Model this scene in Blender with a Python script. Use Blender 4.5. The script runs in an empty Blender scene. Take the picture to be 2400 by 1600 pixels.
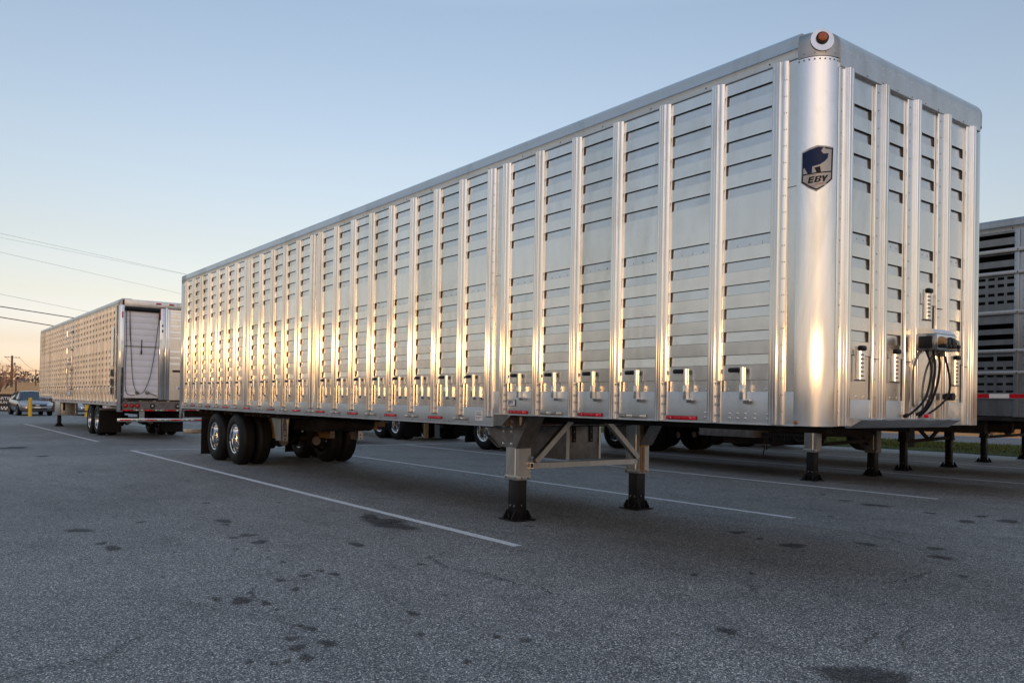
import bpy, bmesh, math, random
from mathutils import Vector, Matrix
random.seed(7)
R = math.radians
sc = bpy.context.scene
col = sc.collection

# ------------------------------------------------------------------ camera
cd = bpy.data.cameras.new('camera')
cam = bpy.data.objects.new('camera', cd)
col.objects.link(cam)
CAM = Vector((3.395, -5.361, 1.342))
yaw, pitch, roll = 2.4929, 0.0073, 0.0170
fw = Vector((math.cos(yaw) * math.cos(pitch), math.sin(yaw) * math.cos(pitch), math.sin(pitch)))
rt = Vector((math.sin(yaw), -math.cos(yaw), 0))
up = rt.cross(fw)
rr = rt * math.cos(roll) + up * math.sin(roll)
uu = -rt * math.sin(roll) + up * math.cos(roll)
m = Matrix(((rr.x, uu.x, -fw.x, CAM.x), (rr.y, uu.y, -fw.y, CAM.y), (rr.z, uu.z, -fw.z, CAM.z), (0, 0, 0, 1)))
cam.matrix_world = m
cd.sensor_width = 36
cd.sensor_fit = 'HORIZONTAL'
cd.lens = 1920.2 / 2400 * 36
cd.shift_y = 126.2 / 2400
cd.clip_start = 0.05
cd.clip_end = 5000
sc.camera = cam

# ------------------------------------------------------------------ sky, sun, exposure
SUN_AZ = R(-30.5)      # direction towards the sun, measured from +x
SUN_EL = R(3.3)
w = bpy.data.worlds.new('World')
sc.world = w
w.use_nodes = True
nt = w.node_tree
nt.nodes.clear()
out = nt.nodes.new('ShaderNodeOutputWorld')
bg = nt.nodes.new('ShaderNodeBackground')
sky = nt.nodes.new('ShaderNodeTexSky')
sky.sky_type = 'NISHITA'
sky.sun_disc = False
sky.sun_elevation = SUN_EL
sky.sun_rotation = R(90) - SUN_AZ
sky.altitude = 100
sky.air_density = 1.0
sky.dust_density = 1.5
sky.ozone_density = 2.0
bg.inputs[1].default_value = 0.13
# evening sky tinted by height; its unseen upper part brightened to light the ground
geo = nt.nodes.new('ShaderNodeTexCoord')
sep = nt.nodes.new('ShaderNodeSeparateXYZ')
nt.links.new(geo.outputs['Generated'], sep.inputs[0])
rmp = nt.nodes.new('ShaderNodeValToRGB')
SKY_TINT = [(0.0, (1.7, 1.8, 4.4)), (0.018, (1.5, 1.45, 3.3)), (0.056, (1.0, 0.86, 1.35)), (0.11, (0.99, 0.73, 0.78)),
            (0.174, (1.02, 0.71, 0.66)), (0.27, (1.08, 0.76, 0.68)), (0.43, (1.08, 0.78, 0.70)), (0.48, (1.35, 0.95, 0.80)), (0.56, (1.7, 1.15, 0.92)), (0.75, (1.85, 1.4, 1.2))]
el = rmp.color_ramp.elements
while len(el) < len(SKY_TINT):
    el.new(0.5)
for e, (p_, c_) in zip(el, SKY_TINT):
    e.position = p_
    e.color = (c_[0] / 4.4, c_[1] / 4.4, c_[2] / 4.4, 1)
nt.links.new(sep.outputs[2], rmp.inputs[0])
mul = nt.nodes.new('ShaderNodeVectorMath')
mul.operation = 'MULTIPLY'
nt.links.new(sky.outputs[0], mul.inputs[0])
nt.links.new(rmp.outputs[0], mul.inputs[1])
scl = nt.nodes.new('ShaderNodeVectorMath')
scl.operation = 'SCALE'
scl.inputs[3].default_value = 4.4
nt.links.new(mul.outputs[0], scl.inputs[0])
# added cap dims the unseen sunset-side glare: golden at the horizon, cream above it
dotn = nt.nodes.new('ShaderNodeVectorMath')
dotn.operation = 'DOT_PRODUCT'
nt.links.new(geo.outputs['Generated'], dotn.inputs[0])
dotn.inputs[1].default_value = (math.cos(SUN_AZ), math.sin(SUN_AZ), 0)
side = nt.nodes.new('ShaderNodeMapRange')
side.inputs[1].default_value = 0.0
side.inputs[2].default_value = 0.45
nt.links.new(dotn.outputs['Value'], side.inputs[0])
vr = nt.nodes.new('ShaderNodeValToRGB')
GLARE_CAP = [(0.0, (1.35, 0.98, 0.68)), (0.05, (1.45, 1.08, 0.78)), (0.13, (1.65, 1.38, 1.12)), (0.34, (1.9, 1.72, 1.54)), (0.7, (1.7, 1.6, 1.5))]
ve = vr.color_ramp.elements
while len(ve) < len(GLARE_CAP):
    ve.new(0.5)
for e, (p_, c_) in zip(ve, GLARE_CAP):
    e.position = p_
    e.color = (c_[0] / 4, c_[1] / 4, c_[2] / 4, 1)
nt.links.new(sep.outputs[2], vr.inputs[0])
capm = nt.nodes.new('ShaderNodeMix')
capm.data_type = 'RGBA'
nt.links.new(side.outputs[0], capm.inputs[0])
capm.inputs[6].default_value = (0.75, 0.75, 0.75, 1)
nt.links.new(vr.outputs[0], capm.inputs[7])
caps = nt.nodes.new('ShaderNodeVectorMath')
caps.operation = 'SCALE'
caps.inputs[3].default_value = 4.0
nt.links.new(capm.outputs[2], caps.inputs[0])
glare_capped = nt.nodes.new('ShaderNodeVectorMath')
glare_capped.operation = 'MINIMUM'
nt.links.new(caps.outputs[0], glare_capped.inputs[1])
nt.links.new(scl.outputs[0], glare_capped.inputs[0])
nt.links.new(glare_capped.outputs[0], bg.inputs[0])
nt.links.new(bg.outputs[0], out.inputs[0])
sd = bpy.data.lights.new('sun', 'SUN')
sd.energy = 0.085
sd.angle = R(0.53)
sd.color = (1.0, 0.54, 0.20)
sun = bpy.data.objects.new('sun', sd)
col.objects.link(sun)
sv = Vector((math.cos(SUN_AZ) * math.cos(SUN_EL), math.sin(SUN_AZ) * math.cos(SUN_EL), math.sin(SUN_EL)))
sun.rotation_euler = sv.to_track_quat('Z', 'Y').to_euler()
sun.location = (30, -30, 30)
sc.view_settings.view_transform = 'Standard'
sc.view_settings.look = 'None'
sc.view_settings.gamma = 1
sc.view_settings.exposure = 2.2

# ------------------------------------------------------------------ materials
def new_mat(name):
    m_ = bpy.data.materials.new(name)
    m_.use_nodes = True
    n = m_.node_tree.nodes
    return m_, m_.node_tree, n['Principled BSDF']

def node(t, typ, **kw):
    n = t.nodes.new(typ)
    for k, v in kw.items():
        setattr(n, k, v)
    return n

def ramp(t, fac, stops):
    r_ = t.nodes.new('ShaderNodeValToRGB')
    e = r_.color_ramp.elements
    while len(e) < len(stops):
        e.new(0.5)
    for el_, (p_, c_) in zip(e, stops):
        el_.position = p_
        el_.color = (c_, c_, c_, 1) if not isinstance(c_, (tuple, list)) else (*c_, 1)
    t.links.new(fac, r_.inputs[0])
    return r_.outputs[0]

def noise(t, scale, detail=3, rough=0.55, coord='Object', stretch=(1, 1, 1), dist=0.0):
    tc = t.nodes.new('ShaderNodeTexCoord')
    mp = t.nodes.new('ShaderNodeMapping')
    mp.inputs['Scale'].default_value = stretch
    t.links.new(tc.outputs[coord], mp.inputs[0])
    n = t.nodes.new('ShaderNodeTexNoise')
    n.inputs['Scale'].default_value = scale
    n.inputs['Detail'].default_value = detail
    n.inputs['Roughness'].default_value = rough
    n.inputs['Distortion'].default_value = dist
    t.links.new(mp.outputs[0], n.inputs[0])
    return n.outputs[0]

def bump(t, b, height, strength, distance):
    n = t.nodes.new('ShaderNodeBump')
    n.inputs['Strength'].default_value = strength
    n.inputs['Distance'].default_value = distance
    t.links.new(height, n.inputs['Height'])
    t.links.new(n.outputs[0], b.inputs['Normal'])

def aluminium(name, c0, c1, r0, r1, wave=0.004, streak=(1, 1, 0.08), metallic=1.0, tint=(1, 1, 1)):
    m_, t, b = new_mat(name)
    n1 = noise(t, 6.0, 5, 0.6, stretch=streak)
    a = tuple(c0 * k for k in tint); c = tuple(c1 * k for k in tint)
    oi = t.nodes.new('ShaderNodeObjectInfo')
    vm = node(t, 'ShaderNodeMix', data_type='RGBA', blend_type='MULTIPLY')
    vm.inputs[0].default_value = 1
    t.links.new(ramp(t, n1, [(0.3, a), (0.7, c)]), vm.inputs[6])
    t.links.new(ramp(t, oi.outputs['Random'], [(0.0, (0.88, 0.88, 0.87)), (0.5, (0.97, 0.97, 0.97)), (1.0, (1.0, 1.0, 1.0))]), vm.inputs[7])
    dirt = ramp(t, noise(t, 1.7, 8, 0.72, stretch=(1, 1, .35), dist=.8), [(0.36, (0.86, 0.85, 0.82)), (0.5, (1, 1, 1))])
    vm2 = node(t, 'ShaderNodeMix', data_type='RGBA', blend_type='MULTIPLY')
    vm2.inputs[0].default_value = 1
    t.links.new(vm.outputs[2], vm2.inputs[6]); t.links.new(dirt, vm2.inputs[7])
    t.links.new(vm2.outputs[2], b.inputs['Base Color'])
    n2 = noise(t, 14.0, 6, 0.65, stretch=streak)
    t.links.new(ramp(t, n2, [(0.3, r0), (0.72, r1)]), b.inputs['Roughness'])
    b.inputs['Metallic'].default_value = metallic
    if wave:
        bump(t, b, noise(t, 2.6, 2, 0.5), 1.0, wave)
    return m_

def plain(name, c, rough, metallic=0.0, var=0.15, scale=20.0, bmp=0.0, spec=None):
    m_, t, b = new_mat(name)
    n1 = noise(t, scale, 4, 0.6)
    lo = tuple(k * (1 - var) for k in c); hi = tuple(min(1, k * (1 + var)) for k in c)
    t.links.new(ramp(t, n1, [(0.3, lo), (0.7, hi)]), b.inputs['Base Color'])
    b.inputs['Roughness'].default_value = rough
    b.inputs['Metallic'].default_value = metallic
    if spec is not None:
        b.inputs['Specular IOR Level'].default_value = spec
    if bmp:
        bump(t, b, noise(t, scale * 2, 4, 0.6), 1.0, bmp)
    return m_

def grained(name, c0, c1, r0, r1, aniso, streak, tint=(1, 1, 1), wave=0.0):
    """extruded or rolled aluminium: upright grain that spreads reflections sideways but keeps them tight in height"""
    m_ = aluminium(name, c0, c1, r0, r1, wave, streak, 1.0, tint)
    t = m_.node_tree
    b = t.nodes['Principled BSDF']
    g = t.nodes.new('ShaderNodeNewGeometry')
    x = t.nodes.new('ShaderNodeVectorMath')
    x.operation = 'CROSS_PRODUCT'
    t.links.new(g.outputs['Normal'], x.inputs[0])
    x.inputs[1].default_value = (0, 0, 1)
    t.links.new(x.outputs[0], b.inputs['Tangent'])
    b.inputs['Anisotropic'].default_value = aniso
    return m_

def extruded(name, c0, c1, rough, aniso, soft, mix, streak):
    """bright extrusion: compact upright-grain gloss over a softer sheen"""
    m_ = aluminium(name, c0, c1, soft - .05, soft + .05, 0.0, streak)
    t = m_.node_tree
    b = t.nodes['Principled BSDF']
    gl = t.nodes.new('ShaderNodeBsdfAnisotropic')
    gl.distribution = 'BECKMANN'
    t.links.new(b.inputs['Base Color'].links[0].from_socket, gl.inputs['Color'])
    t.links.new(ramp(t, noise(t, 14, 6, .65, stretch=streak), [(.3, rough * .85), (.72, rough * 1.2)]), gl.inputs['Roughness'])
    gl.inputs['Anisotropy'].default_value = aniso
    x = t.nodes.new('ShaderNodeCombineXYZ')
    x.inputs[2].default_value = 1.0
    t.links.new(x.outputs[0], gl.inputs['Tangent'])
    mx = t.nodes.new('ShaderNodeMixShader')
    mx.inputs[0].default_value = mix
    o = [n for n in t.nodes if n.type == 'OUTPUT_MATERIAL'][0]
    t.links.new(b.outputs[0], mx.inputs[1]); t.links.new(gl.outputs[0], mx.inputs[2])
    t.links.new(mx.outputs[0], o.inputs[0])
    return m_

M = {}
M['panel'] = grained('panel_aluminium', 0.86, 0.94, 0.20, 0.28, 0.35, (1, 1, 0.25), (1, 0.985, 0.96), 0.0022)
M['farpost'] = aluminium('left_trailer_posts', 0.78, 0.88, 0.26, 0.34, 0.0, (3, 3, .05))
M['farpanel'] = aluminium('left_trailer_panels', 0.64, 0.72, 0.28, 0.38, 0.002, (1, 1, .3), 1.0, (1, .98, .96))
M['slat'] = grained('slat_aluminium', 0.80, 0.88, 0.20, 0.28, 0.4, (1, 1, 1), (1, 0.985, 0.96), 0.0025)
M['post'] = extruded('post_aluminium', 0.80, 0.88, 0.18, 0.70, 0.42, 0.7, (3, 3, 0.05))
M['rail'] = aluminium('rail_aluminium', 0.68, 0.76, 0.42, 0.58, 0.001, (0.1, 1, 1), 1.0, (0.97, 0.99, 1.0))
M['header'] = aluminium('roof_rail_aluminium', 0.66, 0.74, 0.30, 0.42, 0.001, (0.06, 1, 1))
M['corner'] = extruded('corner_aluminium', 0.86, 0.94, 0.20, 0.72, 0.42, 0.7, (4, 4, 0.04))
M['cast'] = aluminium('cast_aluminium', 0.42, 0.58, 0.38, 0.55, 0.002, (1, 1, 1))
M['leg'] = aluminium('leg_aluminium', 0.50, 0.62, 0.34, 0.5, 0.001, (2, 2, 0.1), 1.0, (1, 0.98, 0.93))
M['bright'] = extruded('bright_aluminium', 0.80, 0.88, 0.20, 0.60, 0.4, 0.7, (1, 1, 1))
M['chrome'] = aluminium('polished_aluminium', 0.85, 0.92, 0.06, 0.13, 0.0, (1, 1, 1))
M['disc'] = aluminium('darkened_polished_aluminium', 0.30, 0.42, 0.18, 0.32, 0.0, (1, 1, 1))  # low base colour paints in dark reflections; the metal is polished
M['dull'] = plain('dull_galvanised_steel', (0.22, 0.21, 0.20), 0.5, 0.85, 0.25, 9)
M['black'] = plain('black_painted_steel', (0.008, 0.0085, 0.010), 0.42, 0, 0.35, 14, 0.0006, 0.3)
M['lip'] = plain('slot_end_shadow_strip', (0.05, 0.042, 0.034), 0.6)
M['seam'] = plain('dark_rubber_and_gap_shade', (0.012, 0.012, 0.013), 0.7)  # rubber black; also paints the gap shade on slot lips
M['rubber'] = plain('tyre_rubber', (0.009, 0.0092, 0.010), 0.6, 0, 0.3, 9, 0.0008, 0.22)
M['flap'] = plain('mudflap_rubber', (0.007, 0.007, 0.008), 0.55, 0, 0.3, 5, 0.001, 0.2)
M['under'] = plain('road_grimed_steel', (0.022, 0.020, 0.019), 0.75, 0.1, 0.4, 7, 0, 0.2)
M['orange_steel'] = plain('sun_tinted_steel', (0.34, 0.20, 0.09), 0.55, 0.3, 0.3, 10)  # steel with the low sun's orange light put into its colour
M['white'] = plain('white_painted_panel', (0.76, 0.79, 0.86), 0.45, 0, 0.04, 3, 0.0004)
M['label'] = plain('white_label', (0.78, 0.78, 0.76), 0.5, 0, 0.03)
M['silverlabel'] = plain('silver_label', (0.42, 0.41, 0.40), 0.4, 0.2, 0.04)
M['navy'] = plain('navy_vinyl', (0.007, 0.020, 0.075), 0.45, 0, 0.1, 20, 0, 0.2)
M['ink'] = plain('black_ink', (0.010, 0.011, 0.018), 0.45, 0, .1, 20, 0, 0.2)
M['pinkish'] = plain('faded_rose_vinyl', (0.42, 0.28, 0.25), 0.5)
M['red'] = plain('red_reflector', (0.50, 0.010, 0.022), 0.14, 0, 0.25, 40)
M['redbright'] = plain('bright_red_prism', (0.85, 0.02, 0.05), 0.12, 0, 0.1, 40)
M['reddark'] = plain('dark_red_reflector', (0.20, 0.008, 0.012), 0.2, 0, 0.3, 40)
M['clear'] = plain('clear_reflector', (0.72, 0.66, 0.58), 0.16, 0.75, 0.25, 30)
M['greyrefl'] = plain('grey_reflector', (0.30, 0.29, 0.27), 0.25, 0.6, 0.2, 30)
M['amber'] = plain('amber_lens', (0.42, 0.10, 0.022), 0.22, 0, 0.3, 60)
M['yellow'] = plain('yellow_bollard_paint', (0.72, 0.44, 0.015), 0.5, 0, 0.12, 6)
M['glass'] = plain('dark_car_glass', (0.03, 0.045, 0.06), 0.04, 0, 0.1, 3, 0, 0.8)
M['carsilver'] = plain('silver_car_paint', (0.30, 0.31, 0.33), 0.22, 0.75, 0.04, 4)
M['carblue'] = plain('pale_blue_car_paint', (0.30, 0.42, 0.60), 0.2, 0.5, 0.05, 4)
M['board'] = plain('dark_brown_boards', (0.055, 0.038, 0.032), 0.7, 0, 0.35, 2)
M['banner'] = plain('black_banner', (0.018, 0.016, 0.018), 0.6, 0, 0.2, 3)
M['letter'] = plain('white_lettering', (0.80, 0.80, 0.80), 0.5, 0, 0.03)
M['wood'] = plain('weathered_pole_wood', (0.15, 0.12, 0.10), 0.85, 0, 0.3, 3)
M['greypipe'] = plain('grey_conduit', (0.36, 0.36, 0.37), 0.5, 0.2, 0.1)
M['wire'] = plain('black_wire', (0.03, 0.03, 0.03), 0.6)
M['paint'] = None

# asphalt: pale weathered stones in dark binder, wear patches
def asphalt(name, dark=1.0):
    m_, t, b = new_mat(name)
    tc = node(t, 'ShaderNodeTexCoord')
    v = node(t, 'ShaderNodeTexVoronoi')
    v.inputs['Scale'].default_value = 120
    t.links.new(tc.outputs['Object'], v.inputs['Vector'])
    sepc = node(t, 'ShaderNodeSeparateColor')
    t.links.new(v.outputs['Color'], sepc.inputs[0])
    stone = ramp(t, sepc.outputs[0], [(0.0, (0.038, 0.039, 0.040)), (0.45, (0.088, 0.090, 0.091)), (0.80, (0.16, 0.16, 0.158)), (0.94, (0.29, 0.28, 0.27)), (1.0, (0.42, 0.39, 0.35))])
    edge = ramp(t, v.outputs['Distance'], [(0.22, 1.0), (0.70, 0.26)])
    mx = node(t, 'ShaderNodeMix', data_type='RGBA', blend_type='MULTIPLY')
    mx.inputs[0].default_value = 1
    t.links.new(stone, mx.inputs[6]); t.links.new(edge, mx.inputs[7])
    big = ramp(t, noise(t, 0.16, 6, 0.62, dist=0.4), [(0.28, 0.62), (0.5, 1.0), (0.72, 1.26)])
    mx2 = node(t, 'ShaderNodeMix', data_type='RGBA', blend_type='MULTIPLY')
    mx2.inputs[0].default_value = 1
    t.links.new(mx.outputs[2], mx2.inputs[6]); t.links.new(big, mx2.inputs[7])
    med = ramp(t, noise(t, 2.2, 7, 0.7, stretch=(0.55, 1, 1)), [(0.30, 0.62), (0.44, 0.96), (0.7, 1.14)])
    mx3 = node(t, 'ShaderNodeMix', data_type='RGBA', blend_type='MULTIPLY')
    mx3.inputs[0].default_value = 1
    t.links.new(mx2.outputs[2], mx3.inputs[6]); t.links.new(med, mx3.inputs[7])
    mx4 = node(t, 'ShaderNodeMix', data_type='RGBA', blend_type='MULTIPLY')
    mx4.inputs[0].default_value = 1
    mx4.inputs[7].default_value = (1.0 * dark, 1.0 * dark, 0.97 * dark, 1)
    t.links.new(mx3.outputs[2], mx4.inputs[6])
    t.links.new(mx4.outputs[2], b.inputs['Base Color'])
    b.inputs['Roughness'].default_value = 0.70
    b.inputs['Specular IOR Level'].default_value = 0.6
    bump(t, b, v.outputs['Distance'], 0.7, 0.004)
    return m_, t, b

M['asphalt'], _t, _b = asphalt('weathered_asphalt', 3.15)
# stains: the same asphalt soaked dark, fading to bare asphalt at the rim (alpha from a painted vertex mask)
M['stain'], _t, _b = asphalt('oil_stained_asphalt', 0.6)
_a = node(_t, 'ShaderNodeVertexColor', layer_name='mask')
_n = noise(_t, 26, 4, 0.7)
_ma = node(_t, 'ShaderNodeMath', operation='MULTIPLY_ADD'); _ma.inputs[1].default_value = 0.9; 
_t.links.new(_n, _ma.inputs[0])
_sp = node(_t, 'ShaderNodeSeparateColor'); _t.links.new(_a.outputs[0], _sp.inputs[0])
_ad = node(_t, 'ShaderNodeMath', operation='SUBTRACT'); _t.links.new(_sp.outputs[0], _ad.inputs[0]); _ad.inputs[1].default_value = 0.55
_t.links.new(_ad.outputs[0], _ma.inputs[2])
_t.links.new(ramp(_t, _ma.outputs[0], [(0.10, 0.0), (0.55, 0.62)]), _b.inputs['Alpha'])
def paint_mat():
    m_, t, b = new_mat('worn_white_line_paint')
    n1 = noise(t, 40, 6, 0.7)
    t.links.new(ramp(t, n1, [(0.30, (0.50, 0.51, 0.52)), (0.5, (0.76, 0.77, 0.78))]), b.inputs['Base Color'])
    t.links.new(ramp(t, noise(t, 70, 5, 0.75), [(0.34, 0.0), (0.42, 1.0)]), b.inputs['Alpha'])
    b.inputs['Roughness'].default_value = 0.75
    return m_
M['paint'] = paint_mat()
def grass_mat(name, a, b_, c):
    m_, t, b = new_mat(name)
    n1 = noise(t, 1.3, 8, 0.75)
    t.links.new(ramp(t, n1, [(0.3, a), (0.5, b_), (0.7, c)]), b.inputs['Base Color'])
    b.inputs['Roughness'].default_value = 0.9
    b.inputs['Specular IOR Level'].default_value = 0.1
    return m_
M['lawn'] = grass_mat('mown_lawn', (0.045, 0.060, 0.016), (0.075, 0.092, 0.026), (0.11, 0.12, 0.04))
M['blade'] = grass_mat('grass_blades', (0.060, 0.080, 0.020), (0.095, 0.115, 0.030), (0.14, 0.14, 0.05))
M['road'] = plain('road_asphalt', (0.15, 0.145, 0.145), 0.85, 0, 0.15, 1.2)
def field_mat():
    m_, t, b = new_mat('dry_field')
    n1 = noise(t, 0.05, 8, 0.7, stretch=(.6, 1.6, 1), dist=0.8)
    t.links.new(ramp(t, n1, [(0.25, (0.44, 0.215, 0.09)), (0.45, (0.66, 0.335, 0.14)), (0.6, (0.78, 0.41, 0.175)), (0.75, (0.52, 0.29, 0.14))]), b.inputs['Base Color'])
    b.inputs['Roughness'].default_value = 0.95
    b.inputs['Specular IOR Level'].default_value = 0.05
    return m_
M['field'] = field_mat()
M['bark'] = plain('bare_tree_bark', (0.14, 0.085, 0.055), 0.9, 0, 0.3, 2)
M['twig'] = plain('russet_twigs', (0.34, 0.17, 0.085), 0.9, 0, 0.35, 0.8)
M['evergreen'] = plain('haze_blue_evergreen', (0.085, 0.088, 0.105), 0.9, 0, 0.4, 0.6)  # bluish tone puts distance haze into the trees' colour
M['scrub'] = plain('dry_roadside_scrub', (0.55, 0.28, 0.10), 0.9, 0, 0.5, 1.5)
M['housewall'] = plain('far_house_wall', (0.36, 0.34, 0.36), 0.8)
M['houseroof'] = plain('far_house_roof', (0.16, 0.16, 0.20), 0.8)
M['guard'] = plain('galvanised_guard_rail', (0.55, 0.52, 0.48), 0.45, 0.6, 0.1)

# ------------------------------------------------------------------ mesh builder
def ident(s, o, z):
    return (s, o, z)

class MB:
    def __init__(self, T=None):
        self.v = []; self.f = []; self.mi = []; self.mats = []; self.T = T
    def mat(self, k):
        if k not in self.mats:
            self.mats.append(k)
        return self.mats.index(k)
    def add(self, verts, faces, k):
        n = len(self.v)
        if self.T:
            verts = [self.T(*p_) for p_ in verts]
        self.v += [tuple(p_) for p_ in verts]
        mi = self.mat(k)
        for f in faces:
            self.f.append([i + n for i in f]); self.mi.append(mi)
        return self
    def box(self, x0, x1, y0, y1, z0, z1, k, c=0.0):
        if x0 > x1: x0, x1 = x1, x0
        if y0 > y1: y0, y1 = y1, y0
        if z0 > z1: z0, z1 = z1, z0
        if c <= 0:
            vs = [(x, y, z) for z in (z0, z1) for y in (y0, y1) for x in (x0, x1)]
            return self.add(vs, [(0, 2, 3, 1), (4, 5, 7, 6), (0, 1, 5, 4), (2, 6, 7, 3), (0, 4, 6, 2), (1, 3, 7, 5)], k)
        c = min(c, (x1 - x0) / 2.01, (y1 - y0) / 2.01, (z1 - z0) / 2.01)
        bm = bmesh.new()
        bmesh.ops.create_cube(bm, size=1)
        for v in bm.verts:
            v.co = ((x0 + x1) / 2 + v.co.x * (x1 - x0), (y0 + y1) / 2 + v.co.y * (y1 - y0), (z0 + z1) / 2 + v.co.z * (z1 - z0))
        bmesh.ops.bevel(bm, geom=bm.edges[:], offset=c, segments=2, profile=0.5, affect='EDGES')
        return self.bm(bm, k)
    def bm(self, bm, k):
        bm.verts.index_update()
        self.add([v.co.copy() for v in bm.verts], [[v.index for v in f.verts] for f in bm.faces], k)
        bm.free()
        return self
    def prism(self, pts, a, b, axis, k, cap=True):
        """extrude the closed polygon pts from a to b; axis x: pts=(y,z); y: (x,z); z: (x,y)"""
        def P(p_, h):
            return (h, p_[0], p_[1]) if axis == 'x' else (p_[0], h, p_[1]) if axis == 'y' else (p_[0], p_[1], h)
        n = len(pts)
        vs = [P(p_, a) for p_ in pts] + [P(p_, b) for p_ in pts]
        fs = [(i, (i + 1) % n, n + (i + 1) % n, n + i) for i in range(n)]
        if cap:
            fs += [tuple(range(n))[::-1], tuple(range(n, 2 * n))]
        return self.add(vs, fs, k)
    def tube(self, path, r_, k, n=8, cap=True):
        path = [Vector(p_) for p_ in path]
        vs = []; fs = []
        prev = None
        for i, p_ in enumerate(path):
            d = (path[min(i + 1, len(path) - 1)] - path[max(i - 1, 0)]).normalized()
            if prev is None:
                a = d.orthogonal().normalized()
            else:
                a = (prev - d * prev.dot(d)).normalized()
            prev = a
            b = d.cross(a)
            rad = r_[i] if isinstance(r_, (list, tuple)) else r_
            for j in range(n):
                t = 2 * math.pi * j / n
                vs.append(p_ + (a * math.cos(t) + b * math.sin(t)) * rad)
        for i in range(len(path) - 1):
            for j in range(n):
                fs.append((i * n + j, i * n + (j + 1) % n, (i + 1) * n + (j + 1) % n, (i + 1) * n + j))
        if cap:
            fs += [tuple(range(n))[::-1], tuple(range((len(path) - 1) * n, len(path) * n))]
        return self.add(vs, fs, k)
    def bar(self, p0, p1, wx, wz, k, upv=(0, 0, 1)):
        p0 = Vector(p0); p1 = Vector(p1)
        d = (p1 - p0).normalized(); u = Vector(upv)
        s = d.cross(u).normalized(); u = s.cross(d)
        vs = [p_ + s * (a * wx / 2) + u * (b * wz / 2) for p_ in (p0, p1) for a, b in ((-1, -1), (1, -1), (1, 1), (-1, 1))]
        return self.add(vs, [(3, 2, 1, 0), (4, 5, 6, 7), (0, 1, 5, 4), (1, 2, 6, 5), (2, 3, 7, 6), (3, 0, 4, 7)], k)
    def lathe(self, prof, c, axis, k, n=24, t0=0, t1=2 * math.pi):
        """prof: list of (radius, along-axis)"""
        full = abs(t1 - t0 - 2 * math.pi) < 1e-6
        m_ = n if full else n + 1
        vs = []; fs = []
        for (r_, h) in prof:
            for j in range(m_):
                t = t0 + (t1 - t0) * j / n
                a, b = r_ * math.cos(t), r_ * math.sin(t)
                if axis == 'x': vs.append((c[0] + h, c[1] + a, c[2] + b))
                elif axis == 'y': vs.append((c[0] + a, c[1] + h, c[2] + b))
                else: vs.append((c[0] + a, c[1] + b, c[2] + h))
        for i in range(len(prof) - 1):
            for j in range(n):
                j2 = (j + 1) % m_
                fs.append((i * m_ + j, i * m_ + j2, (i + 1) * m_ + j2, (i + 1) * m_ + j))
        return self.add(vs, fs, k)
    def dome(self, c, r_, d, k, n=7, h=0.6):
        """rivet or bolt head: a low dome facing direction d"""
        d = Vector(d).normalized(); a = d.orthogonal().normalized(); b = d.cross(a); c = Vector(c)
        vs = []; fs = []
        for (q, e) in ((1.0, 0.0), (0.75, 0.65)):
            for j in range(n):
                t = 2 * math.pi * j / n
                vs.append(c + (a * math.cos(t) + b * math.sin(t)) * r_ * q + d * r_ * h * e)
        vs.append(c + d * r_ * h)
        for j in range(n):
            j2 = (j + 1) % n
            fs += [(j, j2, n + j2, n + j), (n + j, n + j2, 2 * n)]
        return self.add(vs, fs, k)
    def build(self, name, parent=None, smooth=32, recalc=True):
        me = bpy.data.meshes.new(name)
        me.from_pydata(self.v, [], self.f)
        for k in self.mats:
            me.materials.append(M[k])
        me.polygons.foreach_set('material_index', self.mi)
        me.update()
        if recalc:
            bm = bmesh.new(); bm.from_mesh(me)
            bmesh.ops.recalc_face_normals(bm, faces=bm.faces[:])
            bm.to_mesh(me); bm.free()
        if smooth:
            me.polygons.foreach_set('use_smooth', [True] * len(me.polygons))
            me.set_sharp_from_angle(angle=R(smooth))
        o = bpy.data.objects.new(name, me)
        col.objects.link(o)
        if parent:
            o.parent = parent
        return o

def tag(o, label=None, cat=None, group=None, kind=None):
    if label: o['label'] = label
    if cat: o['category'] = cat
    if group: o['group'] = group
    if kind: o['kind'] = kind
    return o

def thing(name, label, cat, loc=(0, 0, 0), rz=0.0, group=None):
    o = bpy.data.objects.new(name, None)
    o.empty_display_size = 0.3
    col.objects.link(o)
    o.location = loc
    o.rotation_euler = (0, 0, rz)
    return tag(o, label, cat, group)

def copy_tree(o, parent=None):
    c = o.copy()
    col.objects.link(c)
    if parent:
        c.parent = parent
    for ch in list(o.children):
        copy_tree(ch, c)
    return c

def text_mesh(s, size, depth=0.002, shear=0.0, bold=0.0):
    cu = bpy.data.curves.new('lettering', 'FONT')
    cu.body = s; cu.size = size; cu.extrude = depth; cu.shear = shear; cu.offset = bold
    cu.align_x = 'CENTER'; cu.align_y = 'CENTER'
    o = bpy.data.objects.new('lettering', cu)
    col.objects.link(o)
    bpy.context.view_layer.update()
    me = bpy.data.meshes.new_from_object(o.evaluated_get(bpy.context.evaluated_depsgraph_get()))
    vs = [v.co.copy() for v in me.vertices]; fs = [list(p_.vertices) for p_ in me.polygons]
    bpy.data.objects.remove(o); bpy.data.curves.remove(cu); bpy.data.meshes.remove(me)
    return vs, fs

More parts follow.
